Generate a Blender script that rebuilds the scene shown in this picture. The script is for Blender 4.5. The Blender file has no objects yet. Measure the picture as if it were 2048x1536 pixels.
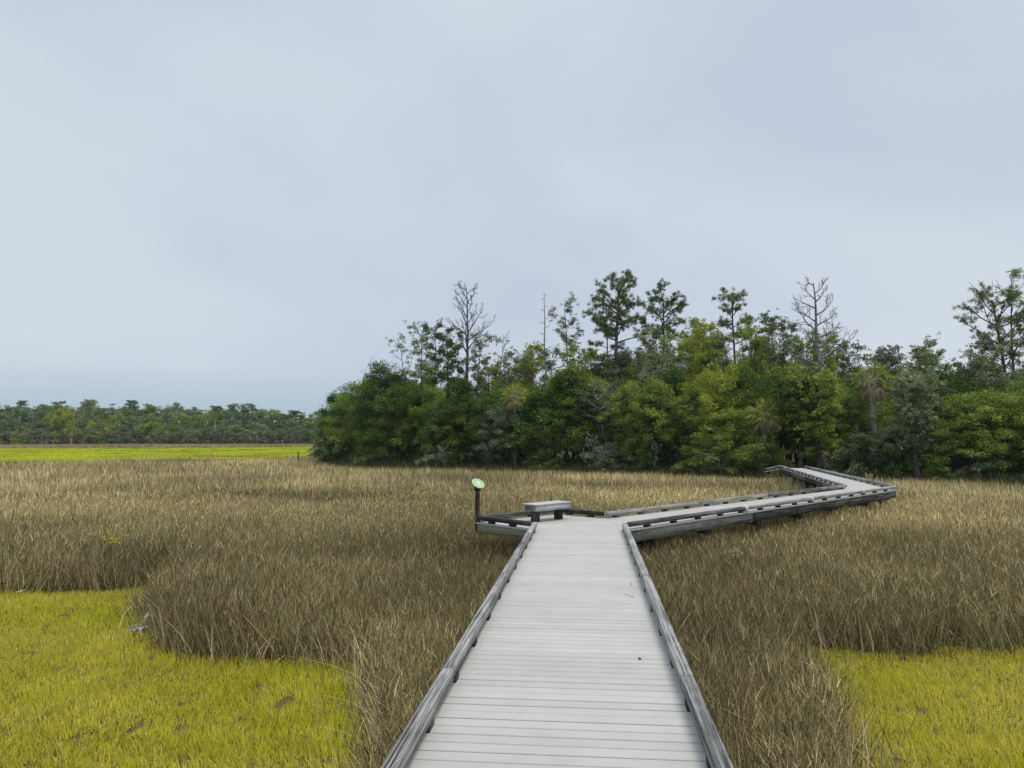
import bpy, math, random
import numpy as np
from mathutils import Vector, Matrix

S = bpy.context.scene
COL = S.collection
# ------------------------------------------------------------------ camera
CAMZ = 2.9
F_PX = 1540.0
PITCH = math.atan(102 / 1540)
cam_d = bpy.data.cameras.new('camera')
cam_d.sensor_width = 36
cam_d.lens = F_PX / 2048 * 36
cam_d.clip_start = 0.1
cam_d.clip_end = 3000
cam = bpy.data.objects.new('camera', cam_d)
cam.location = (0, 0, CAMZ)
cam.rotation_euler = (math.pi / 2 + PITCH, 0, 0)
COL.objects.link(cam)
S.camera = cam
S.render.resolution_x = 1024
S.render.resolution_y = 768
S.view_settings.view_transform = 'Standard'
S.view_settings.look = 'None'
S.view_settings.exposure = 0.0
S.view_settings.gamma = 1.0
S.cycles.max_bounces = 6
S.cycles.diffuse_bounces = 3
S.cycles.transparent_max_bounces = 8

# ------------------------------------------------------------------ sky
SUN_EL, SUN_AZ = math.radians(72), math.radians(112)    # azimuth clockwise from +Y (view direction)
W = bpy.data.worlds.new("World")
S.world = W
W.use_nodes = True
nt = W.node_tree
nt.nodes.clear()
N = nt.nodes.new
L = nt.links.new
out = N('ShaderNodeOutputWorld')
bg = N('ShaderNodeBackground')
bg.inputs['Strength'].default_value = 0.1
sky = N('ShaderNodeTexSky')
sky.sky_type = 'NISHITA'
sky.sun_disc = False
sky.sun_elevation = SUN_EL
sky.sun_rotation = SUN_AZ
tc = N('ShaderNodeTexCoord')
mp = N('ShaderNodeMapping')
mp.inputs['Scale'].default_value = (1.0, 1.0, 1.5)
mp.inputs['Rotation'].default_value = (0.0, 0.25, 0.3)
mp.inputs['Location'].default_value = (0.4, 0.2, 0.1)
n1 = N('ShaderNodeTexNoise')
n1.inputs['Scale'].default_value = 2.0
n1.inputs['Detail'].default_value = 5
n1.inputs['Roughness'].default_value = 0.5
n1.inputs['Distortion'].default_value = 0.3
r1 = N('ShaderNodeValToRGB')
r1.color_ramp.elements[0].position = 0.36
r1.color_ramp.elements[0].color = (0.545, 0.615, 0.735, 1)
r1.color_ramp.elements[1].position = 0.64
r1.color_ramp.elements[1].color = (0.655, 0.722, 0.795, 1)
e = r1.color_ramp.elements.new(0.5)
e.color = (0.595, 0.665, 0.765, 1)
sep = N('ShaderNodeSeparateXYZ')
hz = N('ShaderNodeMapRange')      # thin blue-teal gap in the clouds low over the horizon
hz.inputs['From Min'].default_value = 0.03
hz.inputs['From Max'].default_value = 0.085
hz.inputs['To Min'].default_value = 0.8
hz.inputs['To Max'].default_value = 0.0
hzx = N('ShaderNodeMapRange')
hzx.inputs['From Min'].default_value = -0.25
hzx.inputs['From Max'].default_value = 0.1
hzx.inputs['To Min'].default_value = 1.0
hzx.inputs['To Max'].default_value = 0.1
hm = N('ShaderNodeMath'); hm.operation = 'MULTIPLY'
mixh = N('ShaderNodeMix'); mixh.data_type = 'RGBA'
mixh.inputs['B'].default_value = (0.40, 0.54, 0.63, 1)
sc = N('ShaderNodeVectorMath'); sc.operation = 'SCALE'
sc.inputs['Scale'].default_value = 10.0
mixs = N('ShaderNodeMix'); mixs.data_type = 'RGBA'
mixs.inputs['Factor'].default_value = 0.95
L(tc.outputs['Generated'], mp.inputs['Vector'])
L(mp.outputs[0], n1.inputs['Vector'])
L(n1.outputs['Fac'], r1.inputs['Fac'])
L(tc.outputs['Generated'], sep.inputs[0])
L(sep.outputs['Z'], hz.inputs['Value'])
L(sep.outputs['X'], hzx.inputs['Value'])
L(hz.outputs[0], hm.inputs[0]); L(hzx.outputs[0], hm.inputs[1])
zen = N('ShaderNodeMapRange')      # an overcast sky is brightest overhead
zen.inputs['From Min'].default_value = 0.50
zen.inputs['From Max'].default_value = 1.0
zen.inputs['To Min'].default_value = 10.0
zen.inputs['To Max'].default_value = 21.0
L(sep.outputs['Z'], zen.inputs['Value'])
L(zen.outputs[0], sc.inputs['Scale'])
L(hm.outputs[0], mixh.inputs['Factor'])
L(r1.outputs['Color'], mixh.inputs['A'])
L(mixh.outputs['Result'], sc.inputs[0])
L(sky.outputs['Color'], mixs.inputs['A'])
L(sc.outputs['Vector'], mixs.inputs['B'])
L(mixs.outputs['Result'], bg.inputs['Color'])
L(bg.outputs[0], out.inputs['Surface'])

# ------------------------------------------------------------------ sun behind thin cloud
sd = bpy.data.lights.new('sun', 'SUN')
sd.energy = 2.5
sd.angle = math.radians(28)
sd.color = (1.0, 0.93, 0.82)
so = bpy.data.objects.new('sun', sd)
d = Vector((math.sin(SUN_AZ) * math.cos(SUN_EL), math.cos(SUN_AZ) * math.cos(SUN_EL), math.sin(SUN_EL)))
so.rotation_euler = d.to_track_quat('Z', 'Y').to_euler()
so.location = (0, 0, 60)
COL.objects.link(so)

# ------------------------------------------------------------------ helpers
rng = np.random.default_rng(7)
random.seed(7)


def U(px, py, z):
    """photo pixel -> point on the level z (used to measure where things stand)"""
    xc = (px - 1024) / F_PX
    yc = (768 - py) / F_PX
    dd = (xc, math.cos(PITCH) - yc * math.sin(PITCH), math.sin(PITCH) + yc * math.cos(PITCH))
    t = (z - CAMZ) / dd[2]
    return (dd[0] * t, dd[1] * t)


def XA(px, dist):
    return (px - 1024) / F_PX * dist


def ZA(py, dist):
    return CAMZ + (870 - py) / F_PX * dist


def tag(o, label=None, cat=None, group=None, kind=None):
    if label: o['label'] = label
    if cat: o['category'] = cat
    if group: o['group'] = group
    if kind: o['kind'] = kind
    return o


def empty(name, loc=(0, 0, 0), rz=0.0):
    o = bpy.data.objects.new(name, None)
    o.location = loc
    o.rotation_euler = (0, 0, rz)
    o.empty_display_size = 0.3
    COL.objects.link(o)
    return o


def mk_mesh(name, V, tris=None, quads=None, color=None, rnd=None, smooth=False):
    """numpy vertices + triangle / quad index arrays -> mesh"""
    V = np.asarray(V, dtype=np.float32).reshape(-1, 3)
    me = bpy.data.meshes.new(name)
    loops = []
    starts = []
    pos = 0
    for arr, k in ((tris, 3), (quads, 4)):
        if arr is None or len(arr) == 0:
            continue
        arr = np.asarray(arr, dtype=np.int32).reshape(-1, k)
        loops.append(arr.ravel())
        starts.append(pos + np.arange(len(arr), dtype=np.int32) * k)
        pos += len(arr) * k
    loops = np.concatenate(loops)
    starts = np.concatenate(starts)
    me.vertices.add(len(V))
    me.vertices.foreach_set('co', V.ravel())
    me.loops.add(len(loops))
    me.loops.foreach_set('vertex_index', loops)
    me.polygons.add(len(starts))
    me.polygons.foreach_set('loop_start', starts)
    me.update(calc_edges=True)
    if smooth:
        me.polygons.foreach_set('use_smooth', np.ones(len(starts), dtype=bool))
    if color is not None:
        a = me.attributes.new('tint', 'FLOAT_COLOR', 'POINT')
        c = np.ones((len(V), 4), dtype=np.float32)
        c[:, :3] = color
        a.data.foreach_set('color', c.ravel())
    if rnd is not None:
        a = me.attributes.new('rnd', 'FLOAT', 'POINT')
        a.data.foreach_set('value', np.asarray(rnd, dtype=np.float32))
    return me


def link(name, me, mat, parent=None, loc=(0, 0, 0), rot=(0, 0, 0), scale=(1, 1, 1)):
    o = bpy.data.objects.new(name, me)
    o.location = loc
    o.rotation_euler = rot
    o.scale = scale
    if mat is not None and len(me.materials) == 0:
        me.materials.append(mat)
    COL.objects.link(o)
    if parent is not None:
        o.parent = parent
    return o


def vnoise(x, y, scale, seed):
    """smooth value noise in numpy, 0..1"""
    r = np.random.default_rng(seed).random((256, 256))
    gx = np.asarray(x) / scale + 500.3
    gy = np.asarray(y) / scale + 500.7
    ix = np.floor(gx).astype(int); iy = np.floor(gy).astype(int)
    fx = gx - ix; fy = gy - iy
    fx = fx * fx * (3 - 2 * fx); fy = fy * fy * (3 - 2 * fy)
    a = r[ix % 256, iy % 256]; b = r[(ix + 1) % 256, iy % 256]
    c = r[ix % 256, (iy + 1) % 256]; d_ = r[(ix + 1) % 256, (iy + 1) % 256]
    return (a * (1 - fx) + b * fx) * (1 - fy) + (c * (1 - fx) + d_ * fx) * fy


def in_poly(x, y, poly):
    x = np.asarray(x); y = np.asarray(y)
    inside = np.zeros(x.shape, dtype=bool)
    n = len(poly)
    j = n - 1
    for i in range(n):
        xi, yi = poly[i]; xj, yj = poly[j]
        if yi != yj:
            c = ((yi > y) != (yj > y)) & (x < (xj - xi) * (y - yi) / (yj - yi) + xi)
            inside ^= c
        j = i
    return inside


# ------------------------------------------------------------------ materials
def new_mat(name):
    m = bpy.data.materials.new(name)
    m.use_nodes = True
    t = m.node_tree
    t.nodes.clear()
    o = t.nodes.new('ShaderNodeOutputMaterial')
    return m, t, o


def leaf_mat(name, ramp, transl=0.25, obj_var=0.25, scale=0.6):
    """foliage: colour from a per-leaf random value, a patchy noise and the object's own random"""
    m, t, o = new_mat(name)
    n = t.nodes.new; l = t.links.new
    at = n('ShaderNodeAttribute'); at.attribute_name = 'rnd'
    tcx = n('ShaderNodeTexCoord')
    no = n('ShaderNodeTexNoise'); no.inputs['Scale'].default_value = scale
    no.inputs['Detail'].default_value = 2
    oi = n('ShaderNodeObjectInfo')
    a1 = n('ShaderNodeMath'); a1.operation = 'MULTIPLY_ADD'
    a1.inputs[1].default_value = 0.55
    a2 = n('ShaderNodeMath'); a2.operation = 'MULTIPLY_ADD'
    a2.inputs[1].default_value = 0.75
    a2.inputs[2].default_value = -0.15 - obj_var * 0.5
    a3 = n('ShaderNodeMath'); a3.operation = 'MULTIPLY_ADD'
    a3.inputs[1].default_value = obj_var
    rp = n('ShaderNodeValToRGB')
    els = rp.color_ramp.elements
    els[0].position = 0; els[0].color = (*ramp[0], 1)
    els[1].position = 1; els[1].color = (*ramp[-1], 1)
    for k, c in enumerate(ramp[1:-1]):
        e = els.new((k + 1) / (len(ramp) - 1)); e.color = (*c, 1)
    l(tcx.outputs['Object'], no.inputs['Vector'])
    l(no.outputs['Fac'], a2.inputs[0])
    l(at.outputs['Fac'], a1.inputs[0])
    l(a2.outputs[0], a1.inputs[2])
    l(oi.outputs['Random'], a3.inputs[0])
    l(a1.outputs[0], a3.inputs[2])
    l(a3.outputs[0], rp.inputs['Fac'])
    df = n('ShaderNodeBsdfDiffuse'); tr = n('ShaderNodeBsdfTranslucent')
    mx = n('ShaderNodeMixShader'); mx.inputs[0].default_value = transl
    l(rp.outputs[0], df.inputs['Color']); l(rp.outputs[0], tr.inputs['Color'])
    l(df.outputs[0], mx.inputs[1]); l(tr.outputs[0], mx.inputs[2])
    l(mx.outputs[0], o.inputs['Surface'])
    return m


def tint_mat(name, transl=0.2):
    m, t, o = new_mat(name)
    n = t.nodes.new; l = t.links.new
    at = n('ShaderNodeAttribute'); at.attribute_name = 'tint'
    df = n('ShaderNodeBsdfDiffuse'); tr = n('ShaderNodeBsdfTranslucent')
    mx = n('ShaderNodeMixShader'); mx.inputs[0].default_value = transl
    l(at.outputs['Color'], df.inputs['Color']); l(at.outputs['Color'], tr.inputs['Color'])
    l(df.outputs[0], mx.inputs[1]); l(tr.outputs[0], mx.inputs[2])
    l(mx.outputs[0], o.inputs['Surface'])
    return m


def wood_mat(name, dark, mid, pale, streak=(1.2, 26, 26), rough=0.85, bump=0.6, bias=0.0, ov=0.25, grain=0.75, blotch=0.75):
    """weathered timber: grain runs along the local X axis"""
    m, t, o = new_mat(name)
    n = t.nodes.new; l = t.links.new
    tcx = n('ShaderNodeTexCoord')
    oi = n('ShaderNodeObjectInfo')
    add = n('ShaderNodeVectorMath'); add.operation = 'ADD'
    sc_ = n('ShaderNodeVectorMath'); sc_.operation = 'SCALE'; sc_.inputs['Scale'].default_value = 37.0
    cmb = n('ShaderNodeCombineXYZ')
    l(oi.outputs['Random'], cmb.inputs[0]); l(oi.outputs['Random'], cmb.inputs[1])
    l(cmb.outputs[0], sc_.inputs[0])
    l(tcx.outputs['Object'], add.inputs[0]); l(sc_.outputs[0], add.inputs[1])
    mp_ = n('ShaderNodeMapping'); mp_.inputs['Scale'].default_value = streak
    l(add.outputs[0], mp_.inputs['Vector'])
    g = n('ShaderNodeTexNoise'); g.inputs['Scale'].default_value = 1.0
    g.inputs['Detail'].default_value = 6; g.inputs['Roughness'].default_value = 0.65
    g.inputs['Distortion'].default_value = 0.6
    l(mp_.outputs[0], g.inputs['Vector'])
    mp2 = n('ShaderNodeMapping'); mp2.inputs['Scale'].default_value = (2.2, 5, 5)
    l(add.outputs[0], mp2.inputs['Vector'])
    b = n('ShaderNodeTexNoise'); b.inputs['Scale'].default_value = 1.0; b.inputs['Detail'].default_value = 4
    l(mp2.outputs[0], b.inputs['Vector'])
    ma = n('ShaderNodeMath'); ma.operation = 'MULTIPLY_ADD'; ma.inputs[1].default_value = grain
    mb = n('ShaderNodeMath'); mb.operation = 'MULTIPLY_ADD'; mb.inputs[1].default_value = blotch
    mb.inputs[2].default_value = 0.5 - 0.5 * grain - 0.5 * blotch + bias - ov * 0.5
    mc = n('ShaderNodeMath'); mc.operation = 'MULTIPLY_ADD'; mc.inputs[1].default_value = ov
    l(b.outputs['Fac'], mb.inputs[0])
    l(g.outputs['Fac'], ma.inputs[0]); l(mb.outputs[0], ma.inputs[2])
    l(oi.outputs['Random'], mc.inputs[0]); l(ma.outputs[0], mc.inputs[2])
    rp = n('ShaderNodeValToRGB')
    els = rp.color_ramp.elements
    els[0].position = 0.33; els[0].color = (*dark, 1)
    els[1].position = 0.70; els[1].color = (*pale, 1)
    e = els.new(0.5); e.color = (*mid, 1)
    l(mc.outputs[0], rp.inputs['Fac'])
    p = n('ShaderNodeBsdfPrincipled')
    p.inputs['Roughness'].default_value = rough
    p.inputs['Specular IOR Level'].default_value = 0.25
    l(rp.outputs[0], p.inputs['Base Color'])
    bp = n('ShaderNodeBump'); bp.inputs['Strength'].default_value = bump; bp.inputs['Distance'].default_value = 0.01
    l(g.outputs['Fac'], bp.inputs['Height']); l(bp.outputs[0], p.inputs['Normal'])
    l(p.outputs[0], o.inputs['Surface'])
    return m


def plain_mat(name, col, rough=0.7, metallic=0.0, nscale=8.0, var=0.25):
    m, t, o = new_mat(name)
    n = t.nodes.new; l = t.links.new
    tcx = n('ShaderNodeTexCoord')
    g = n('ShaderNodeTexNoise'); g.inputs['Scale'].default_value = nscale; g.inputs['Detail'].default_value = 4
    l(tcx.outputs['Object'], g.inputs['Vector'])
    rp = n('ShaderNodeValToRGB')
    rp.color_ramp.elements[0].position = 0.3
    rp.color_ramp.elements[0].color = (*[c * (1 - var) for c in col], 1)
    rp.color_ramp.elements[1].position = 0.7
    rp.color_ramp.elements[1].color = (*[min(1, c * (1 + var)) for c in col], 1)
    l(g.outputs['Fac'], rp.inputs['Fac'])
    p = n('ShaderNodeBsdfPrincipled')
    p.inputs['Roughness'].default_value = rough
    p.inputs['Metallic'].default_value = metallic
    l(rp.outputs[0], p.inputs['Base Color'])
    l(p.outputs[0], o.inputs['Surface'])
    return m


M_RAIL = wood_mat('rail_timber', (0.016, 0.016, 0.015), (0.15, 0.148, 0.143), (0.38, 0.38, 0.365), streak=(0.8, 80, 80), bias=0.04, bump=.5, grain=1.3, blotch=0.35, ov=.18)
M_FASCIA = wood_mat('fascia_timber', (0.018, 0.019, 0.016), (0.062, 0.064, 0.054), (0.17, 0.17, 0.15), streak=(1.0, 30, 30), bias=0.0, grain=1.2, blotch=.4)
M_FASCIA2 = wood_mat('newer_fascia_timber', (0.045, 0.042, 0.022), (0.125, 0.12, 0.07), (0.22, 0.21, 0.15), streak=(1.0, 24, 24), bias=0.03, grain=1.2, blotch=.4)
M_BLOCK = wood_mat('block_timber', (0.012, 0.012, 0.012), (0.03, 0.03, 0.03), (0.08, 0.08, 0.08))
M_POST = wood_mat('post_timber', (0.02, 0.019, 0.017), (0.05, 0.046, 0.04), (0.13, 0.12, 0.11))
M_PALE = wood_mat('pale_timber', (0.3, 0.3, 0.29), (0.5, 0.5, 0.49), (0.7, 0.7, 0.69), bias=0.1)


def deck_mat():
    m, t, o = new_mat('pale_deck_board')
    n = t.nodes.new; l = t.links.new
    geo = n('ShaderNodeNewGeometry')
    at = n('ShaderNodeAttribute'); at.attribute_name = 'rnd'
    no = n('ShaderNodeTexNoise'); no.inputs['Scale'].default_value = 1.3; no.inputs['Detail'].default_value = 5
    l(geo.outputs['Position'], no.inputs['Vector'])
    no2 = n('ShaderNodeTexNoise'); no2.inputs['Scale'].default_value = 30; no2.inputs['Detail'].default_value = 4
    mp_ = n('ShaderNodeMapping'); mp_.inputs['Scale'].default_value = (1.2, 6, 3)
    mp_.inputs['Rotation'].default_value = (0, 0, 0.098)
    l(geo.outputs['Position'], mp_.inputs['Vector']); l(mp_.outputs[0], no2.inputs['Vector'])
    # worn and dirty spots
    vo = n('ShaderNodeTexNoise'); vo.inputs['Scale'].default_value = 5.0; vo.inputs['Detail'].default_value = 6
    vo.inputs['Roughness'].default_value = 0.7
    l(geo.outputs['Position'], vo.inputs['Vector'])
    s1 = n('ShaderNodeMath'); s1.operation = 'MULTIPLY_ADD'; s1.inputs[1].default_value = 0.10; s1.inputs[2].default_value = 0.10
    s2 = n('ShaderNodeMath'); s2.operation = 'MULTIPLY_ADD'; s2.inputs[1].default_value = 0.35
    s3 = n('ShaderNodeMath'); s3.operation = 'MULTIPLY_ADD'; s3.inputs[1].default_value = 0.28
    s4 = n('ShaderNodeMath'); s4.operation = 'MULTIPLY_ADD'; s4.inputs[1].default_value = 0.35
    l(at.outputs['Fac'], s1.inputs[0])
    l(no.outputs['Fac'], s2.inputs[0]); l(s1.outputs[0], s2.inputs[2])
    l(no2.outputs['Fac'], s3.inputs[0]); l(s2.outputs[0], s3.inputs[2])
    l(vo.outputs['Fac'], s4.inputs[0]); l(s3.outputs[0], s4.inputs[2])
    rp = n('ShaderNodeValToRGB')
    rp.color_ramp.elements[0].position = 0.3; rp.color_ramp.elements[0].color = (0.27, 0.268, 0.25, 1)
    rp.color_ramp.elements[1].position = 0.95; rp.color_ramp.elements[1].color = (0.475, 0.47, 0.442, 1)
    l(s4.outputs[0], rp.inputs['Fac'])
    p = n('ShaderNodeBsdfPrincipled'); p.inputs['Roughness'].default_value = 0.62
    p.inputs['Specular IOR Level'].default_value = 0.3
    l(rp.outputs[0], p.inputs['Base Color'])
    bp = n('ShaderNodeBump'); bp.inputs['Strength'].default_value = 0.25; bp.inputs['Distance'].default_value = 0.004
    l(no2.outputs['Fac'], bp.inputs['Height']); l(bp.outputs[0], p.inputs['Normal'])
    l(p.outputs[0], o.inputs['Surface'])
    return m


M_DECK = deck_mat()

# ------------------------------------------------------------------ where things lie (metres; camera over the origin)
DZ = 1.10                      # top of the deck
RZ = 1.24                      # top of the kerb rails
L0 = (-1.24, -2.0); L1 = (0.39, 14.87)
LW = (-0.74, 16.06); AP = (1.04, 17.82); C1 = (2.03, 16.84)
R0 = (0.52, -2.0); R1 = (2.18, 14.74)
FC = (12.64, 25.45); IC = (11.17, 26.05)
FE = (16.0, 42.3); IE = (14.65, 42.3)
FE = (15.95, 42.0)
DECK_POLY = [L0, L1, LW, AP, C1, IC, IE, FE, FC, R1, R0]

DECK_IN = [(-0.95, -2), (0.62, 14.85), (-0.35, 16.08), (1.04, 17.45), (2.03, 16.45), (11.35, 25.75), (14.9, 42.3), (15.6, 42), (12.25, 25.5), (2.0, 15.1), (0.25, -2)]
green_left = [U(*q, 0.05) for q in [(-900, 1184), (0, 1184), (200, 1180), (385, 1172), (335, 1195), (300, 1232),
              (330, 1290), (372, 1314), (480, 1322), (600, 1312), (700, 1312), (736, 1333), (748, 1400), (768, 1460),
              (796, 1496), (806, 1540), (760, 1800), (500, 3000), (-1500, 3000)]]
green_right = [U(*q, 0.05) for q in [(1572, 1274), (1640, 1290), (1760, 1302), (1880, 1303), (1930, 1286), (2048, 1293),
               (2500, 1290), (3500, 1800), (3000, 3000), (1900, 3000), (1695, 1700), (1672, 1540), (1662, 1480), (1620, 1390)]]
green_pool1 = [(14.5, 25.6), (16.2, 26.2), (24, 26.5), (30, 24), (26, 14.5), (18.5, 16.2), (15.0, 21)]
green_pool2 = [(27.5, 48.2), (33, 49), (50, 48), (50, 34), (30, 33), (24, 40)]


def greenmask(x, y):
    wx = x + (vnoise(x, y, 0.55, 31) - .5) * 0.5
    wy = y + (vnoise(x, y, 0.5, 32) - .5) * 0.5
    g = in_poly(wx, wy, green_left) | in_poly(wx, wy, green_right) | in_poly(wx, wy, green_pool1) | in_poly(wx, wy, green_pool2)
    return g


def far_green(x, y):
    """the bright strip of short grass across the left distance"""
    near = np.maximum(62, 67 + 0.76 * (x + 44)) + (vnoise(x, y, 9, 33) - .5) * 4
    return (y > near) & (y < 163 + (x + 100) * 0.32 + (vnoise(x, y, 15, 34) - .5) * 12) & (x < -0.2 * y + 0.0)


def forest_line(x):
    """y of the wood's front edge (foot of the first trees) for a given x"""
    pts = [(-25, 95), (-19.5, 82), (-18, 73), (-13, 62), (-8, 57.5), (0, 55.5), (8, 51), (14, 46.5), (19, 45.5), (25, 43.5), (32, 41.5), (60, 39)]
    return np.interp(x, [p[0] for p in pts], [p[1] for p in pts])


# ------------------------------------------------------------------ ground
def ground():
    m, t, o = new_mat('marsh_mud')
    n = t.nodes.new; l = t.links.new
    geo = n('ShaderNodeNewGeometry')
    at = n('ShaderNodeAttribute'); at.attribute_name = 'tint'
    no = n('ShaderNodeTexNoise'); no.inputs['Scale'].default_value = 2.5; no.inputs['Detail'].default_value = 8
    l(geo.outputs['Position'], no.inputs['Vector'])
    mr = n('ShaderNodeMapRange'); mr.inputs['To Min'].default_value = 0.6; mr.inputs['To Max'].default_value = 1.4
    l(no.outputs['Fac'], mr.inputs['Value'])
    vm = n('ShaderNodeVectorMath'); vm.operation = 'SCALE'
    l(at.outputs['Color'], vm.inputs[0]); l(mr.outputs[0], vm.inputs['Scale'])
    p = n('ShaderNodeBsdfPrincipled'); p.inputs['Roughness'].default_value = 0.95
    p.inputs['Specular IOR Level'].default_value = 0.1
    l(vm.outputs[0], p.inputs['Base Color'])
    l(p.outputs[0], o.inputs['Surface'])
    # one sheet, finer near the camera
    ax = np.concatenate([-np.geomspace(1500, 40, 45), np.linspace(-39, 60, 260), np.geomspace(62, 1500, 42)])
    ay = np.concatenate([np.linspace(-60, 2, 20), np.linspace(2.4, 70, 220), np.linspace(71, 260, 150), np.geomspace(265, 2500, 30)])
    X, Y = np.meshgrid(ax, ay, indexing='ij')
    Z = (vnoise(X, Y, 1.3, 3) - .5) * 0.03 - 0.02
    fl = forest_line(X)
    bank = np.clip((Y - fl + 1.0) / 4.0, 0, 1)
    Z = Z + bank * np.where(X > -26, 0.55, 0) * (1 + 0.3 * vnoise(X, Y, 4, 4))
    path = np.clip(1 - np.hypot(X - 16, (Y - 43.5) * 1.0) / 4.0, 0, 1)
    
    g = greenmask(X, Y)
    fg = far_green(X, Y)
    col = np.zeros(X.shape + (3,), dtype=np.float32)
    col[:] = (0.035, 0.027, 0.016)
    col[g] = (0.09, 0.075, 0.03)
    far = np.clip((Y - 40) / 30, 0, 1)[..., None]
    col = np.where((~g)[..., None], col * (1 - far) + np.array((0.24, 0.195, 0.115)) * far, col)
    col[fg] = (0.28, 0.28, 0.05)
    inw = (bank > 0.3) & (X > -26)
    col[inw] = (0.045, 0.04, 0.022)
    V = np.stack([X, Y, Z], -1).reshape(-1, 3)
    nx, ny = X.shape
    I = np.arange(nx * ny).reshape(nx, ny)
    q = np.stack([I[:-1, :-1], I[1:, :-1], I[1:, 1:], I[:-1, 1:]], -1).reshape(-1, 4)
    me = mk_mesh('ground', V, quads=q, color=col.reshape(-1, 3), smooth=True)
    o_ = link('ground', me, m)
    tag(o_, 'dark marsh mud and soil under the grasses', None, None, 'structure')


ground()


# ------------------------------------------------------------------ grasses
def blades(bx, by, bz, h, w, lean, bend, az, faz, color, nseg):
    """each blade a tapering, bending ribbon; returns verts, tris, quads, colours"""
    n = len(bx)
    ts = np.linspace(0, 1, nseg + 1)
    dirx, diry = np.cos(az), np.sin(az)
    fx, fy = np.cos(faz), np.sin(faz)
    V = np.zeros((n, 2 * nseg + 1, 3), dtype=np.float32)
    for k, t in enumerate(ts):
        off = lean * t + bend * t * t
        zz = h * t - np.abs(bend) * t * t * 0.45 * h / np.maximum(h, .2)
        cx = bx + dirx * off * h
        cy = by + diry * off * h
        cz = bz + np.maximum(zz, 0.0)
        if k < nseg:
            ww = w * (1 - 0.75 * t) * 0.5
            V[:, 2 * k, 0] = cx - fx * ww; V[:, 2 * k, 1] = cy - fy * ww; V[:, 2 * k, 2] = cz
            V[:, 2 * k + 1, 0] = cx + fx * ww; V[:, 2 * k + 1, 1] = cy + fy * ww; V[:, 2 * k + 1, 2] = cz
        else:
            V[:, 2 * k, 0] = cx; V[:, 2 * k, 1] = cy; V[:, 2 * k, 2] = cz
    nv = 2 * nseg + 1
    base = (np.arange(n) * nv)[:, None]
    quads = []
    for k in range(nseg - 1):
        quads.append(base + np.array([2 * k, 2 * k + 1, 2 * k + 3, 2 * k + 2]))
    quads = np.concatenate(quads) if quads else None
    tris = base + np.array([2 * (nseg - 1), 2 * (nseg - 1) + 1, 2 * nseg])
    C = np.repeat(color[:, None, :], nv, axis=1)
    return V.reshape(-1, 3), tris, quads, C.reshape(-1, 3)


def join_parts(parts):
    Vs, Ts, Qs, Cs = [], [], [], []
    off = 0
    for V, T, Q, C in parts:
        Vs.append(V); Cs.append(C)
        Ts.append(T + off)
        if Q is not None: Qs.append(Q + off)
        off += len(V)
    return np.concatenate(Vs), np.concatenate(Ts), (np.concatenate(Qs) if Qs else None), np.concatenate(Cs)


def scatter(n, d0, d1, power, a0=-0.66, a1=0.66):
    """random points in a wedge, density falling as d^-power"""
    u = rng.random(n)
    p = 2 - power
    dd = (d0 ** p + u * (d1 ** p - d0 ** p)) ** (1 / p)
    a = rng.uniform(a0, a1, n)
    return dd * np.sin(a), dd * np.cos(a), dd


TALL_A = np.array([(0.53, 0.43, 0.24), (0.37, 0.295, 0.15), (0.20, 0.16, 0.075), (0.075, 0.065, 0.028), (0.72, 0.62, 0.41), (0.17, 0.18, 0.08)])


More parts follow.
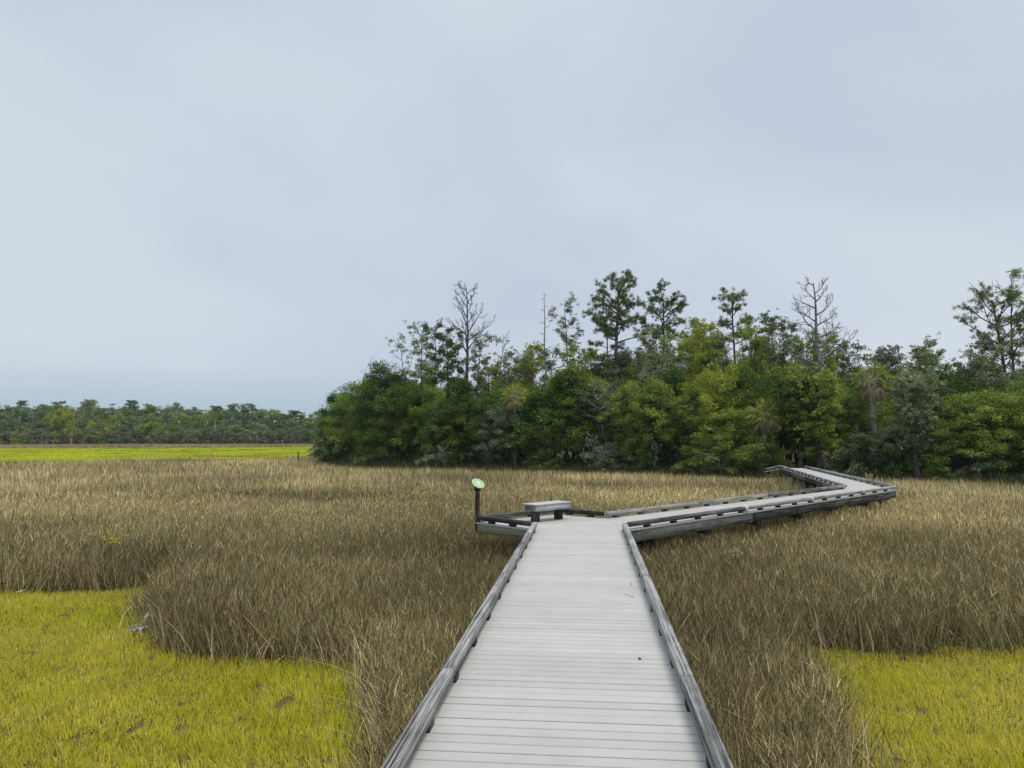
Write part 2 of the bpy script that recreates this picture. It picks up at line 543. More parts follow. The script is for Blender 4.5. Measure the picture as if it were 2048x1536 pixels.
def tall_grass():
    parts = []
    patch_tone = lambda x, y: vnoise(x, y, 7, 41) * 0.6 + vnoise(x, y, 2.2, 42) * 0.4  # smooth noise that gives the grass its patchy tone

    def field(n, d0, d1, power, nseg, wfun, a0=-0.72, a1=0.74, hmul=1.0, dead=0.10):
        x, y, dd = scatter(n, d0, d1, power, a0, a1)
        # stems stand in tussocks
        cell = 0.085 if d0 < 10 else (0.12 if d0 < 20 else 0.2)
        ix, iy = np.floor(x / cell), np.floor(y / cell)
        hx = np.modf(np.abs(np.sin(ix * 12.9898 + iy * 78.233) * 43758.5453))[0]
        hy = np.modf(np.abs(np.sin(ix * 39.346 + iy * 11.135) * 24634.6345))[0]
        hk = np.modf(np.abs(np.sin(ix * 7.13 + iy * 3.71) * 9631.17))[0]
        tuft = rng.random(n) < 0.75
        x = np.where(tuft, (ix + .2 + .6 * hx) * cell + rng.normal(0, cell * .2, n), x)
        y = np.where(tuft, (iy + .2 + .6 * hy) * cell + rng.normal(0, cell * .2, n), y)
        cull = rng.random(n) < np.clip(hk * 1.6 - .55, 0, .9)
        jx, jy = rng.normal(0, 1, n) * np.where(rng.random(n) < .25, .32, .13), rng.normal(0, 1, n) * np.where(rng.random(n) < .25, .32, .13)
        keep = ~greenmask(x + jx, y + jy) & ~far_green(x, y)
        # not through the deck
        inner = in_poly(x, y, DECK_IN)
        keep &= ~inner & ~cull
        keep &= y < forest_line(x) + rng.uniform(-1.5, 1.2, n)
        keep &= vnoise(x, y, 0.32, 43) * 0.6 + vnoise(x, y, 1.1, 44) * 0.4 > 0.42 * rng.random(n)
        x = x[keep]; y = y[keep]; dd = dd[keep]; hk = hk[keep]; hy = hy[keep]
        m = len(x)
        hn = vnoise(x, y, 1.6, 45) * 0.5 + vnoise(x, y, 0.4, 46) * 0.5
        h = (0.70 + 0.30 * hn) * rng.uniform(0.74, 1.08, m) * (0.86 + .2 * hy) * hmul
        # swaths that lie lower
        h *= 1 - 0.22 * np.clip(vnoise(x, y, 4.5, 47) * 2 - 1.1, 0, 1)
        # the edge nearest the wood is shorter and duller
        eb = np.clip((forest_line(x) - y) / 7, 0, 1)
        h *= 0.7 + 0.3 * eb
        # the rim of the stand is lower and leans out
        rim = np.zeros(m)
        if d0 < 29:
            for q in (0.25, 0.55, 0.9):
                for ox, oy in ((q, 0), (-q, 0), (0, -q), (0, q)):
                    rim = np.maximum(rim, greenmask(x + ox, y + oy) * (1.1 - q))
            h *= 1 - rim * rng.uniform(0.0, 0.55, m)
        low = rng.random(m) < 0.16
        h = np.where(low, h * rng.uniform(.3, .6, m), h)
        w = wfun(dd) * rng.uniform(0.7, 1.4, m)
        az = rng.uniform(0, 2 * np.pi, m)
        swirl = vnoise(x, y, 1.2, 48) * 6.28
        mixs_ = rng.random(m) < 0.35
        az = np.where(mixs_, swirl + rng.normal(0, .6, m), az)
        lean = rng.gamma(2.0, 0.06, m)
        bend = rng.gamma(1.3, 0.09, m)
        dm = rng.random(m) < dead
        bend = np.where(dm, rng.uniform(0.3, 1.0, m), bend)
        lean = lean + rim * rng.uniform(0, .45, m)
        faz = rng.uniform(-0.9, 0.9, m)
        tone = patch_tone(x, y)
        patch = vnoise(x, y, 3.5, 49)
        near = np.clip((16 - dd) / 8, 0, 1)
        # lighter straw farther out, browner in the middle band
        straw = np.clip((dd - 17) / 14, 0, 1)
        r_ = rng.random(m)
        idx = np.select([r_ < 0.22 + 0.22 * straw, r_ < 0.50 + 0.16 * straw, r_ < 0.72 + .08 * straw, r_ < 0.90], [0, 1, 2, 3], 5)
        idx = np.where((dm & (rng.random(m) < 0.5)) | (rng.random(m) < 0.035), 4, idx)
        c = TALL_A[idx] * rng.uniform(0.75, 1.25, m)[:, None]
        c[low] = np.array((0.075, 0.06, 0.03))
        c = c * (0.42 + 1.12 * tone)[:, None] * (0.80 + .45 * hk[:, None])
        gr = np.clip(patch * 2.4 - 1.35, 0, 1)[:, None] * 0.5 * (1 - straw * .6)[:, None] + (1 - eb)[:, None] * 0.5
        c = c * (1 - gr) + np.array((0.105, 0.115, 0.045)) * gr
        c *= (0.96 + 0.42 * straw)[:, None] * (1 + .16 * near)[:, None] * np.array((1, 1, .93))
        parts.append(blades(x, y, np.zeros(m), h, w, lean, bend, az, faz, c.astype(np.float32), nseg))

    field(330000, 5.5, 14, 0.3, 4, lambda q: 0.0075 + 0 * q, dead=.07)
    field(560000, 13.5, 30, 1.1, 2, lambda q: 0.00050 * q + 0.001, dead=.05)
    field(380000, 29, 92, 1.3, 2, lambda q: 0.00095 * q, dead=.04, a0=-0.72, a1=0.74)

    # short side leaves and broken tips near the top of the stand, pointing every way
    for n, d0, d1, pw in ((150000, 5.5, 14, .3), (230000, 13.5, 34, 1.0)):
        x, y, dd = scatter(n, d0, d1, pw, -0.72, 0.74)
        keep = ~greenmask(x, y) & ~in_poly(x, y, DECK_IN) & (y < forest_line(x) - 1)
        x, y, dd = x[keep], y[keep], dd[keep]
        m = len(x)
        top = 0.70 + 0.30 * (vnoise(x, y, 1.6, 45) * 0.5 + vnoise(x, y, 0.4, 46) * 0.5)
        top *= 1 - 0.22 * np.clip(vnoise(x, y, 4.5, 47) * 2 - 1.1, 0, 1)
        z0 = top * rng.uniform(0.35, 0.88, m)
        c = TALL_A[rng.choice([0, 1, 2, 3, 4, 5], m, p=[.22, .27, .20, .15, .05, .11])] * rng.uniform(.75, 1.25, m)[:, None]
        c = c * (0.42 + 1.12 * patch_tone(x, y))[:, None]
        straw = np.clip((dd - 17) / 14, 0, 1)
        c *= (1.0 + 0.39 * straw)[:, None] * np.array((1, 1, .93))
        parts.append(blades(x, y, z0, rng.uniform(.08, .24, m), np.maximum(.0052, .00042 * dd) * rng.uniform(.6, 1.4, m), rng.gamma(2.0, .20, m), rng.uniform(0, .25, m),
                            rng.uniform(0, 6.28, m), rng.uniform(-.8, .8, m), c.astype(np.float32), 2))
    # long pale bent stalks along the edges of the tall stand
    n = 26000
    x, y, dd = scatter(n, 5.5, 17, 0.3, -0.66, 0.66)
    g0 = ~greenmask(x, y) & ~in_poly(x, y, DECK_POLY)
    edge = np.zeros(n, bool)
    for ox, oy in ((0.5, 0), (-0.5, 0), (0, -0.6)):
        edge |= greenmask(x + ox, y + oy)
    keep = g0 & (edge | (rng.random(n) < 0.10))
    keep &= rng.random(n) < 0.30
    x, y, dd = x[keep], y[keep], dd[keep]
    m = len(x)
    c = np.array((0.46, 0.385, 0.255)) * rng.uniform(0.5, 1.1, m)[:, None]
    parts.append(blades(x, y, np.zeros(m), rng.uniform(0.6, 1.02, m), rng.uniform(0.006, 0.010, m), rng.uniform(0.1, 0.6, m),
                        rng.uniform(0.1, 1.3, m), rng.uniform(0, 6.28, m), rng.uniform(-.8, .8, m), c.astype(np.float32), 6))
    V, T, Q, C = join_parts(parts)
    me = mk_mesh('tall_marsh_grass', V, tris=T, quads=Q, color=C)
    o = link('tall_marsh_grass', me, tint_mat('dry_grass', 0.10))
    tag(o, 'tall brown marsh grass filling the marsh on both sides of the boardwalk', 'marsh grass', None, 'stuff')


def short_grass():
    parts = []
    for n, d0, d1, pw, wf, nseg in ((560000, 5.6, 18.8, 0.5, (0.009, 0.0), 2), (40000, 15, 50, 1.0, (0.0, 0.0010), 2)):
        a0 = -0.68 if d0 < 10 else 0.3
        x, y, dd = scatter(n, d0, d1, pw, a0, 0.68)
        keep = (greenmask(x, y)) & ~in_poly(x, y, DECK_POLY)
        thin = vnoise(x, y, 0.16, 61)
        keep &= thin > 0.12 + 0.1 * rng.random(n)
        holes = vnoise(x, y, 0.12, 62) * (0.25 + 0.75 * vnoise(x, y, 1.4, 63))
        keep &= holes > 0.045
        x, y, dd = x[keep], y[keep], dd[keep]
        m = len(x)
        hn = vnoise(x, y, 0.9, 64)
        h = (0.085 + 0.065 * hn) * rng.uniform(0.6, 1.25, m)
        w = (wf[0] + wf[1] * dd) * rng.uniform(0.7, 1.3, m)
        t = vnoise(x, y, 1.5, 65) * 0.6 + vnoise(x, y, 0.3, 66) * 0.4
        base = np.array((0.64, 0.58, 0.065))
        dry = np.array((0.72, 0.64, 0.17))
        grn = np.array((0.50, 0.54, 0.032))
        k = np.clip(rng.normal(0.02, .22, m) + t, 0, 1)[:, None]
        c = np.where(k > 0.5, base + (dry - base) * (k - .5) * 1.3, base + (grn - base) * (.5 - k) * 2.0)
        c = c * rng.uniform(0.62, 1.22, m)[:, None]
        br = rng.random(m) < 0.06
        c[br] = np.array((0.17, 0.13, 0.05)) * rng.uniform(.6, 1.2, br.sum())[:, None]
        swirl = vnoise(x, y, 1.0, 67) * 12
        az = np.where(rng.random(m) < .5, swirl, rng.uniform(0, 6.28, m))
        parts.append(blades(x, y, np.full(m, -0.012), h, w, rng.gamma(2, .12, m), rng.gamma(1.5, .15, m), az,
                            rng.uniform(-1, 1, m), c.astype(np.float32), nseg))
    V, T, Q, C = join_parts(parts)
    me = mk_mesh('short_marsh_grass', V, tris=T, quads=Q, color=C)
    o = link('short_marsh_grass', me, tint_mat('green_grass', 0.45))
    tag(o, 'short yellow green marsh grass in the clearings beside the tall brown grass', 'marsh grass', None, 'stuff')


def far_grass():
    parts = []
    n = 150000
    x, y, dd = scatter(n, 60, 215, 0.9, -0.75, -0.10)
    fg = far_green(x, y)
    keep = (y < 205) & (y < np.where(x > -27, forest_line(x), 500) + 0) & (far_green(x, y) | (y > 88))
    x, y, dd, fg = x[keep], y[keep], dd[keep], fg[keep]
    m = len(x)
    h = np.where(fg, rng.uniform(0.15, 0.3, m), rng.uniform(0.5, 0.95, m))
    w = 0.0016 * dd * rng.uniform(.7, 1.4, m)
    t = vnoise(x, y, 8, 71) * .6 + vnoise(x, y * 0.3, 2.5, 72) * .4
    cg = np.array((0.54, 0.57, 0.05))[None] * (0.6 + 0.7 * t)[:, None]
    cb = np.array((0.40, 0.335, 0.20))[None] * (0.75 + 0.4 * t)[:, None]
    sw = (vnoise(x * .5 + y * .3, y, 7, 75) * .6 + vnoise(x, y, 2.5, 76) * .4 < 0.33)[:, None]
    cg = np.where(sw, np.array((0.29, 0.27, 0.07)), cg)
    c = np.where(fg[:, None], cg, cb) * rng.uniform(.85, 1.15, m)[:, None]
    parts.append(blades(x, y, np.zeros(m), h, w, rng.gamma(2, .07, m), rng.gamma(1.5, .08, m), rng.uniform(0, 6.28, m),
                        rng.uniform(-.8, .8, m), c.astype(np.float32), 2))
    V, T, Q, C = join_parts(parts)
    me = mk_mesh('distant_marsh_grass', V, tris=T, quads=Q, color=C)
    o = link('distant_marsh_grass', me, tint_mat('distant_grass', 0.2))
    tag(o, 'bright yellow green strip of marsh grass below the distant trees', 'marsh grass', None, 'stuff')


tall_grass()
short_grass()
far_grass()


# ------------------------------------------------------------------ timber pieces
def beam_mesh(L_, w, h, bev=0.006, seed=0, wear=0.0, segs=None, x0=0.0):
    """a squared timber from local x = 0 to L_, with softened, slightly worn edges"""
    r = np.random.default_rng(seed)
    n = segs or max(2, int(L_ / 0.12) + 1)
    xs = np.linspace(0, L_, n)
    prof = []
    hw, hh = w / 2, h
    b = bev
    prof = [(-hw + b, 0), (hw - b, 0), (hw, b), (hw, hh - b), (hw - b, hh), (-hw + b, hh), (-hw, hh - b), (-hw, b)]
    P = np.array(prof)
    k = len(P)
    V = []
    for x in xs:
        j = r.normal(0, 1, (k, 2)) * wear
        Q = P + j
        V.append(np.column_stack([np.full(k, x + x0), Q]))
    V = np.concatenate(V)
    quads = []
    for i in range(n - 1):
        for a in range(k):
            c = (a + 1) % k
            quads.append((i * k + a, i * k + c, (i + 1) * k + c, (i + 1) * k + a))
    # end caps as fans
    tris = []
    for s, flip in ((0, True), (n - 1, False)):
        for a in range(1, k - 1):
            t = (s * k, s * k + a, s * k + a + 1)
            tris.append(t[::-1] if flip else t)
    return V, np.array(tris), np.array(quads)


def beam(name, p, q, z, w, h, mat, parent, seed=0, wear=0.0, bev=0.006, z2=None):
    """timber whose underside centre line runs from p to q at height z"""
    z2 = z if z2 is None else z2
    a = Vector((p[0], p[1], z)); b = Vector((q[0], q[1], z2))
    L_ = (b - a).length
    V, T, Q = beam_mesh(L_, w, h, bev, seed, wear)
    me = mk_mesh(name, V, tris=T, quads=Q)
    rot = (0, -math.asin((b - a).z / L_), math.atan2(b.y - a.y, b.x - a.x))
    return link(name, me, mat, parent, a, rot)


def off_line(p, q, side):
    """shift a line sideways (positive = to the left of p->q)"""
    dx, dy = q[0] - p[0], q[1] - p[1]
    l = math.hypot(dx, dy)
    nx, ny = -dy / l * side, dx / l * side
    return (p[0] + nx, p[1] + ny), (q[0] + nx, q[1] + ny)


def lerp(p, q, t):
    return (p[0] + (q[0] - p[0]) * t, p[1] + (q[1] - p[1]) * t)


def dist(p, q):
    return math.hypot(p[0] - q[0], p[1] - q[1])


# ------------------------------------------------------------------ the boardwalk
def clip_poly(poly, p0, nrm):
    """keep the side of the line (point p0, normal nrm) where (x - p0).nrm >= 0"""
    res = []
    for i in range(len(poly)):
        a, b = poly[i], poly[(i + 1) % len(poly)]
        da = (a[0] - p0[0]) * nrm[0] + (a[1] - p0[1]) * nrm[1]
        db = (b[0] - p0[0]) * nrm[0] + (b[1] - p0[1]) * nrm[1]
        if da >= 0: res.append(a)
        if (da >= 0) != (db >= 0):
            t = da / (da - db)
            res.append((a[0] + (b[0] - a[0]) * t, a[1] + (b[1] - a[1]) * t))
    return res


def boardwalk():
    root = empty('boardwalk', (0.6, 8, 0))
    inv = Matrix.Translation((-0.6, -8, 0))
    tag(root, 'long pale grey boardwalk with low timber kerb rails zigzagging across the marsh to the wood', 'boardwalk')
    made = []

    def P(o):
        o.parent = None
        o.location = inv @ o.location
        o.parent = root
        made.append(o)
        return o

    pitch = 0.129
    n_single = [0]
    rest = [[], []]       # verts, faces and rnd of the boards beyond the hundredth
    rest_rnd = []

    def prism(poly, gap_dir, name_single, thick=0.032):
        area = 0
        for i in range(len(poly)):
            a, b = poly[i], poly[(i + 1) % len(poly)]
            area += a[0] * b[1] - a[1] * b[0]
        if abs(area) < 0.01: return
        if area < 0: poly = poly[::-1]
        k = len(poly)
        rz = random.gauss(0, 0.0008)
        cx = sum(p[0] for p in poly) / k; cy = sum(p[1] for p in poly) / k
        # small bevel along the top edge
        ins = []
        for i in range(k):
            a, b, c = poly[i - 1], poly[i], poly[(i + 1) % k]
            d1 = ((b[0] - a[0]), (b[1] - a[1])); d2 = ((c[0] - b[0]), (c[1] - b[1]))
            l1 = math.hypot(*d1) or 1e-6; l2 = math.hypot(*d2) or 1e-6
            n1_ = (-d1[1] / l1, d1[0] / l1); n2_ = (-d2[1] / l2, d2[0] / l2)
            ins.append((b[0] + (n1_[0] + n2_[0]) * 0.004, b[1] + (n1_[1] + n2_[1]) * 0.004))
        V = [(x, y, DZ - thick + rz) for x, y in poly] + [(x, y, DZ - 0.004 + rz) for x, y in poly] + [(x, y, DZ + rz) for x, y in ins]
        return V, k, (cx, cy)

    def faces(k, off=0):
        F = [tuple(off + i for i in range(k))[::-1], tuple(off + 2 * k + i for i in range(k))]
        for lv in (0, 1):
            for i in range(k):
                j = (i + 1) % k
                F.append((off + lv * k + i, off + lv * k + j, off + (lv + 1) * k + j, off + (lv + 1) * k + i))
        return F

    def lay(region, origin, dirv, length, single):
        """boards across the walking direction dirv, cut to the region (convex)"""
        nb = int(length / pitch)
        for i in range(nb):
            s0 = i * pitch + 0.0060; s1 = (i + 1) * pitch - 0.0060
            poly = clip_poly(region, (origin[0] + dirv[0] * s0, origin[1] + dirv[1] * s0), dirv)
            poly = clip_poly(poly, (origin[0] + dirv[0] * s1, origin[1] + dirv[1] * s1), (-dirv[0], -dirv[1])) if len(poly) > 2 else []
            if len(poly) < 3: continue
            r = prism(poly, dirv, None)
            if not r: continue
            V, k, c = r
            rv = random.random()
            if single and c[1] > 3.2 and n_single[0] < 100:
                me = bpy.data.meshes.new('deck_board')
                me.from_pydata([(x - c[0], y - c[1], z) for x, y, z in V], [], faces(k))
                a = me.attributes.new('rnd', 'FLOAT', 'POINT')
                a.data.foreach_set('value', np.full(len(V), rv, dtype=np.float32))
                me.update()
                me.materials.append(M_DECK)
                o = bpy.data.objects.new('deck_board', me)
                o.location = (c[0], c[1], 0)
                COL.objects.link(o)
                P(o)
                n_single[0] += 1
            else:
                off = len(rest[0])
                rest[0].extend(V); rest[1].extend(faces(k, off)); rest_rnd.extend([rv] * len(V))

    ins_ = 0.012
    dA = Vector((L1[0] - L0[0], L1[1] - L0[1])).normalized()
    # main walk up to the platform corners
    main = [L0, R0, R1, L1]
    lay(main, L0, dA, 17.4, True)
    # the platform: boards keep the main walk's direction
    plat = [L1, R1, C1, AP, LW]
    nfirst = 0
    org = (L1[0] - dA[0] * 0.05, L1[1] - dA[1] * 0.05)
    nb0 = round((Vector(L1) - Vector(L0)).dot(dA) / pitch)
    # same board grid as the main walk
    org = (L0[0] + dA[0] * pitch * (nb0 - 2), L0[1] + dA[1] * pitch * (nb0 - 2))
    lay(plat, org, dA, 4.2, False)
    dB = Vector((FC[0] - R1[0], FC[1] - R1[1])).normalized()
    m2 = [R1, FC, IC, C1]
    lay(m2, (R1[0] - dB[0] * 1.5, R1[1] - dB[1] * 1.5), dB, 18.5, False)
    dC = Vector((FE[0] - FC[0], FE[1] - FC[1])).normalized()
    m3 = [FC, FE, IE, IC]
    lay(m3, FC, dC, 17.2, False)
    # thin flush strip joints between the three directions come from the board ends themselves
    me = bpy.data.meshes.new('decking')
    me.from_pydata(rest[0], [], rest[1])
    a = me.attributes.new('rnd', 'FLOAT', 'POINT')
    a.data.foreach_set('value', np.array(rest_rnd, dtype=np.float32))
    me.update(); me.materials.append(M_DECK)
    o = bpy.data.objects.new('decking', me)
    COL.objects.link(o); P(o)
    tag(o, 'pale deck boards of the platform and the far legs of the walk', None, None, 'stuff')

    # ---- kerb rails on blocks
    RW, RH = 0.089, 0.089
    blocks = []

    def rail_line(p, q, side, piece=3.85, first=None, mat=M_RAIL, bstep=0.95, pale=False, b0=0.25):
        """p->q is the outer edge line at deck height; side = which way is inwards (left = +1)"""
        a, b = off_line(p, q, side * RW / 2)
        Lr = dist(a, b)
        cuts = [0.0]
        s = first if first else piece
        while s < Lr - 0.4:
            cuts.append(s); s += piece
        cuts.append(Lr)
        for i in range(len(cuts) - 1):
            s0 = cuts[i] + (0.003 if i else 0.0); s1 = cuts[i + 1] - (0.003 if i < len(cuts) - 2 else 0)
            P(beam('kerb_rail', lerp(a, b, s0 / Lr), lerp(a, b, s1 / Lr), RZ - RH + random.uniform(-.003, .003), RW, RH, mat, None,
                   seed=random.randrange(9999), wear=0.0009, bev=0.008))
            if pale and i:
                c = lerp(a, b, cuts[i] / Lr)
                u = ((b[0] - a[0]) / Lr, (b[1] - a[1]) / Lr)
                P(beam('splice_block', (c[0] - u[0] * .05, c[1] - u[1] * .05), (c[0] + u[0] * .05, c[1] + u[1] * .05),
                       RZ - RH - 0.03, RW + 0.03, RH + 0.036, M_PALE, None, seed=5))
        s = b0
        while s < Lr - 0.05:
            blocks.append((lerp(a, b, (s - .07) / Lr), lerp(a, b, (s + .07) / Lr)))
            s += bstep

    rail_line(L0, L1, -1, first=7.62 + .05)
    rail_line(R0, R1, +1, first=7.5, b0=.6)
    g = RW
    rail_line(lerp(L1, LW, (g + 0.004) / dist(L1, LW)), LW, -1, mat=M_BLOCK, bstep=.62, b0=.5)  # dark timber, with the shade of this sunless side put into its colour
    rail_line(lerp(LW, AP, (g + 0.004) / dist(LW, AP)), AP, -1, bstep=.85, b0=.65, mat=M_FASCIA)
    rail_line(lerp(AP, C1, (g + 0.004) / dist(AP, C1)), lerp(AP, C1, 1 - 0.04 / dist(AP, C1)), -1, mat=M_BLOCK, bstep=.62, b0=.3)  # darker timber again carries the shade of a rail facing away from the sun
    rail_line(C1, lerp(C1, IC, 1 - 0.0), -1, piece=3.66, bstep=.95, b0=.3)
    rail_line(lerp(R1, FC, (g + 0.03) / dist(R1, FC)), FC, +1, piece=3.66, first=4.6, bstep=.95, pale=True, b0=.6)
    rail_line(lerp(IC, IE, (g + 0.03) / dist(IC, IE)), IE, -1, piece=3.66, bstep=.95, pale=True, b0=.6)
    rail_line(lerp(FC, FE, (g + 0.03) / dist(FC, FE)), FE, +1, piece=3.66, bstep=.95, b0=.6)
    blocks.sort(key=lambda t: t[0][1])
    blocks = [b for b in blocks if b[0][1] > 2.6][:98]
    for p_, q_ in blocks:
        P(beam('spacer_block', p_, q_, DZ + 0.001, RW - 0.006, RZ - RH - DZ - 0.002, M_BLOCK, None, bev=0.003))
    # short stub of rail turning down at the far end
    P(beam('kerb_rail', (IE[0] + 0.03, IE[1] + 0.06), (IE[0] - 0.6, IE[1] + 0.5), RZ - RH + 0.02, RW, RH, M_RAIL, None, z2=RZ - RH - 0.18))
    P(beam('handrail_end_board', (IE[0], IE[1] + 0.22), (IE[0] - 0.6, IE[1] + 0.68), DZ - 0.1, 0.14, 0.03, M_PALE, None, z2=DZ - 0.26))

    # ---- fascia boards under the edge, joists and posts
    def fascia(p, q, side, mat, zt=DZ - 0.034, h=0.185, inset=0.03, name='fascia_board', piece=4.4):
        a, b = off_line(p, q, side * inset)
        Lr = dist(a, b)
        n_ = max(1, round(Lr / piece))
        for i in range(n_):
            P(beam(name, lerp(a, b, i / n_ + 0.0005), lerp(a, b, (i + 1) / n_ - 0.0005), zt - h, 0.038, h, mat, None,
                   seed=random.randrange(9999), bev=0.004))

    fascia(L0, L1, -1, M_FASCIA)
    fascia(R0, R1, 1, M_FASCIA)
    fascia(lerp(L1, LW, .04), lerp(L1, LW, .985), -1, M_FASCIA2)
    fascia(lerp(LW, AP, .03), lerp(LW, AP, .97), -1, M_FASCIA)
    fascia(lerp(AP, C1, .05), lerp(AP, C1, .95), -1, M_FASCIA)
    fascia(C1, lerp(C1, IC, .99), -1, M_FASCIA)
    fascia(lerp(R1, FC, .006), lerp(R1, FC, .996), 1, M_FASCIA, h=0.215)
    fascia(lerp(IC, IE, .01), IE, -1, M_FASCIA)
    fascia(lerp(FC, FE, .01), FE, 1, M_FASCIA)

    def posts(p, q, side, step, inset=0.38, name='support_post', s0=.4):
        a, b = off_line(p, q, side * inset)
        Lr = dist(a, b)
        s = s0
        while s < Lr:
            c = lerp(a, b, s / Lr)
            r = 0.07
            V, T, Q = beam_mesh(DZ - 0.26 + 0.5, 0.14, 0.14, 0.01, seed=3)
            me_ = mk_mesh(name, V, tris=T, quads=Q)
            o_ = link(name, me_, M_POST, None, (c[0], c[1] - 0.07, -0.5), (0, -math.pi / 2, math.pi / 2))
            o_.location = (c[0] + 0.07, c[1], -0.5)
            P(o_)
            s += step

    posts(L0, L1, -1, 2.4); posts(R0, R1, 1, 2.4)
    posts(L1, LW, -1, 1.2, inset=.95, s0=.85); posts(R1, FC, 1, 2.4, s0=1.0); posts(C1, IC, -1, 2.4, s0=1.0)
    posts(IC, IE, -1, 2.0, s0=.8); posts(FC, FE, 1, 2.4, s0=1.0)
    # bearers across
    for p_, q_, p2, q2, step in ((L0, L1, R0, R1, 2.4), (R1, FC, C1, IC, 2.4), (FC, FE, IC, IE, 2.4)):
        Lr = dist(p_, q_); s = 0.6
        while s < Lr - .3:
            t = s / Lr
            a = lerp(lerp(p_, q_, t), lerp(p2, q2, t), 0.05); b = lerp(lerp(p_, q_, t), lerp(p2, q2, t), 0.95)
            P(beam('bearer', a, b, DZ - 0.034 - 0.19 - 0.15, 0.09, 0.14, M_POST, None))
            s += step
    return root


boardwalk()


# ------------------------------------------------------------------ bench
def bench():
    cx, cy = 0.74, 16.42
    root = empty('bench', (cx, cy, DZ), math.radians(45))
    tag(root, 'low backless bench of weathered grey timber on the boardwalk platform', 'bench')
    Lb, Wb, zt = 1.06, 0.37, 0.375
    M_SEAT = M_DECK
    n_ = 3
    bw = (Wb + 0.03) / n_
    for i in range(n_):
        V, T, Q = beam_mesh(Lb + 0.03, bw - 0.005, 0.03, 0.004, seed=i)
        V[:, 0] -= (Lb + 0.03) / 2
        V[:, 1] += -(Wb + 0.03) / 2 + bw * (i + .5)
        me = mk_mesh('seat_board', V, tris=T, quads=Q, rnd=np.full(len(V), 0.7 + .15 * i))
        link('seat_board', me, M_SEAT, root, (0, 0, zt - 0.03))
    ah = 0.115
    for s in (-1, 1):
        V, T, Q = beam_mesh(Lb, 0.038, ah, 0.004, seed=10 + s)
        V[:, 0] -= Lb / 2
        link('apron', mk_mesh('apron', V, tris=T, quads=Q), M_BENCH_LIT, root, (0, s * (Wb / 2 - 0.019), zt - 0.032 - ah))
        V, T, Q = beam_mesh(Wb - 0.078, 0.038, ah, 0.004, seed=20 + s)
        V[:, 0] -= (Wb - 0.078) / 2
        link('apron', mk_mesh('apron', V, tris=T, quads=Q), M_BENCH_SHADED, root, (s * (Lb / 2 - 0.021), 0, zt - 0.032 - ah), (0, 0, math.pi / 2))
    for s in (-1, 1):
        V, T, Q = beam_mesh(zt - 0.034, 0.14, 0.14, 0.006, seed=30 + s)
        me = mk_mesh('leg', V, tris=T, quads=Q)
        link('leg', me, M_POST, root, (s * 0.36 + 0.07, 0.0, 0.001), (0, -math.pi / 2, 0))


M_BENCH_LIT = wood_mat('bench_apron_lit', (0.09, 0.09, 0.09), (0.26, 0.26, 0.26), (0.5, 0.5, 0.5), bias=0.1)  # long aprons paler: their sunlit look is put into the colour
M_BENCH_SHADED = wood_mat('bench_end_shaded', (0.05, 0.05, 0.048), (0.13, 0.13, 0.125), (0.3, 0.3, 0.29))  # same timber made darker: shade on the short ends painted in
bench()


# ------------------------------------------------------------------ lathe / tube
def tube_pts(P, R, sides=6, cap=True):
    P = np.asarray(P, float)
    n = len(P)
    T = np.gradient(P, axis=0)
    T /= np.maximum(np.linalg.norm(T, axis=1)[:, None], 1e-9)
    ref = np.array([0.31, 0.17, 0.93]) if abs(T[0][2]) < 0.9 else np.array([1.0, 0.1, 0.0])
    A = np.cross(T, ref); A /= np.linalg.norm(A, axis=1)[:, None]
    B = np.cross(T, A)
    th = np.arange(sides) / sides * 2 * np.pi
    ring = A[:, None, :] * np.cos(th)[None, :, None] + B[:, None, :] * np.sin(th)[None, :, None]
    V = P[:, None, :] + ring * np.asarray(R)[:, None, None]
    V = V.reshape(-1, 3)
    i = np.arange(n - 1)[:, None] * sides
    a = np.arange(sides)[None, :]
    b = (a + 1) % sides
    Q = np.stack([i + a, i + b, i + sides + b, i + sides + a], -1).reshape(-1, 4)
    return V, Q


class Wood:
    """collects branches as tapered tubes"""
    def __init__(self):
        self.V = []; self.Q = []; self.n = 0

    def add(self, P, R, sides=5):
        V, Q = tube_pts(P, R, sides)
        self.V.append(V); self.Q.append(Q + self.n); self.n += len(V)

    def mesh(self, name):
        return mk_mesh(name, np.concatenate(self.V), quads=np.concatenate(self.Q), smooth=True)


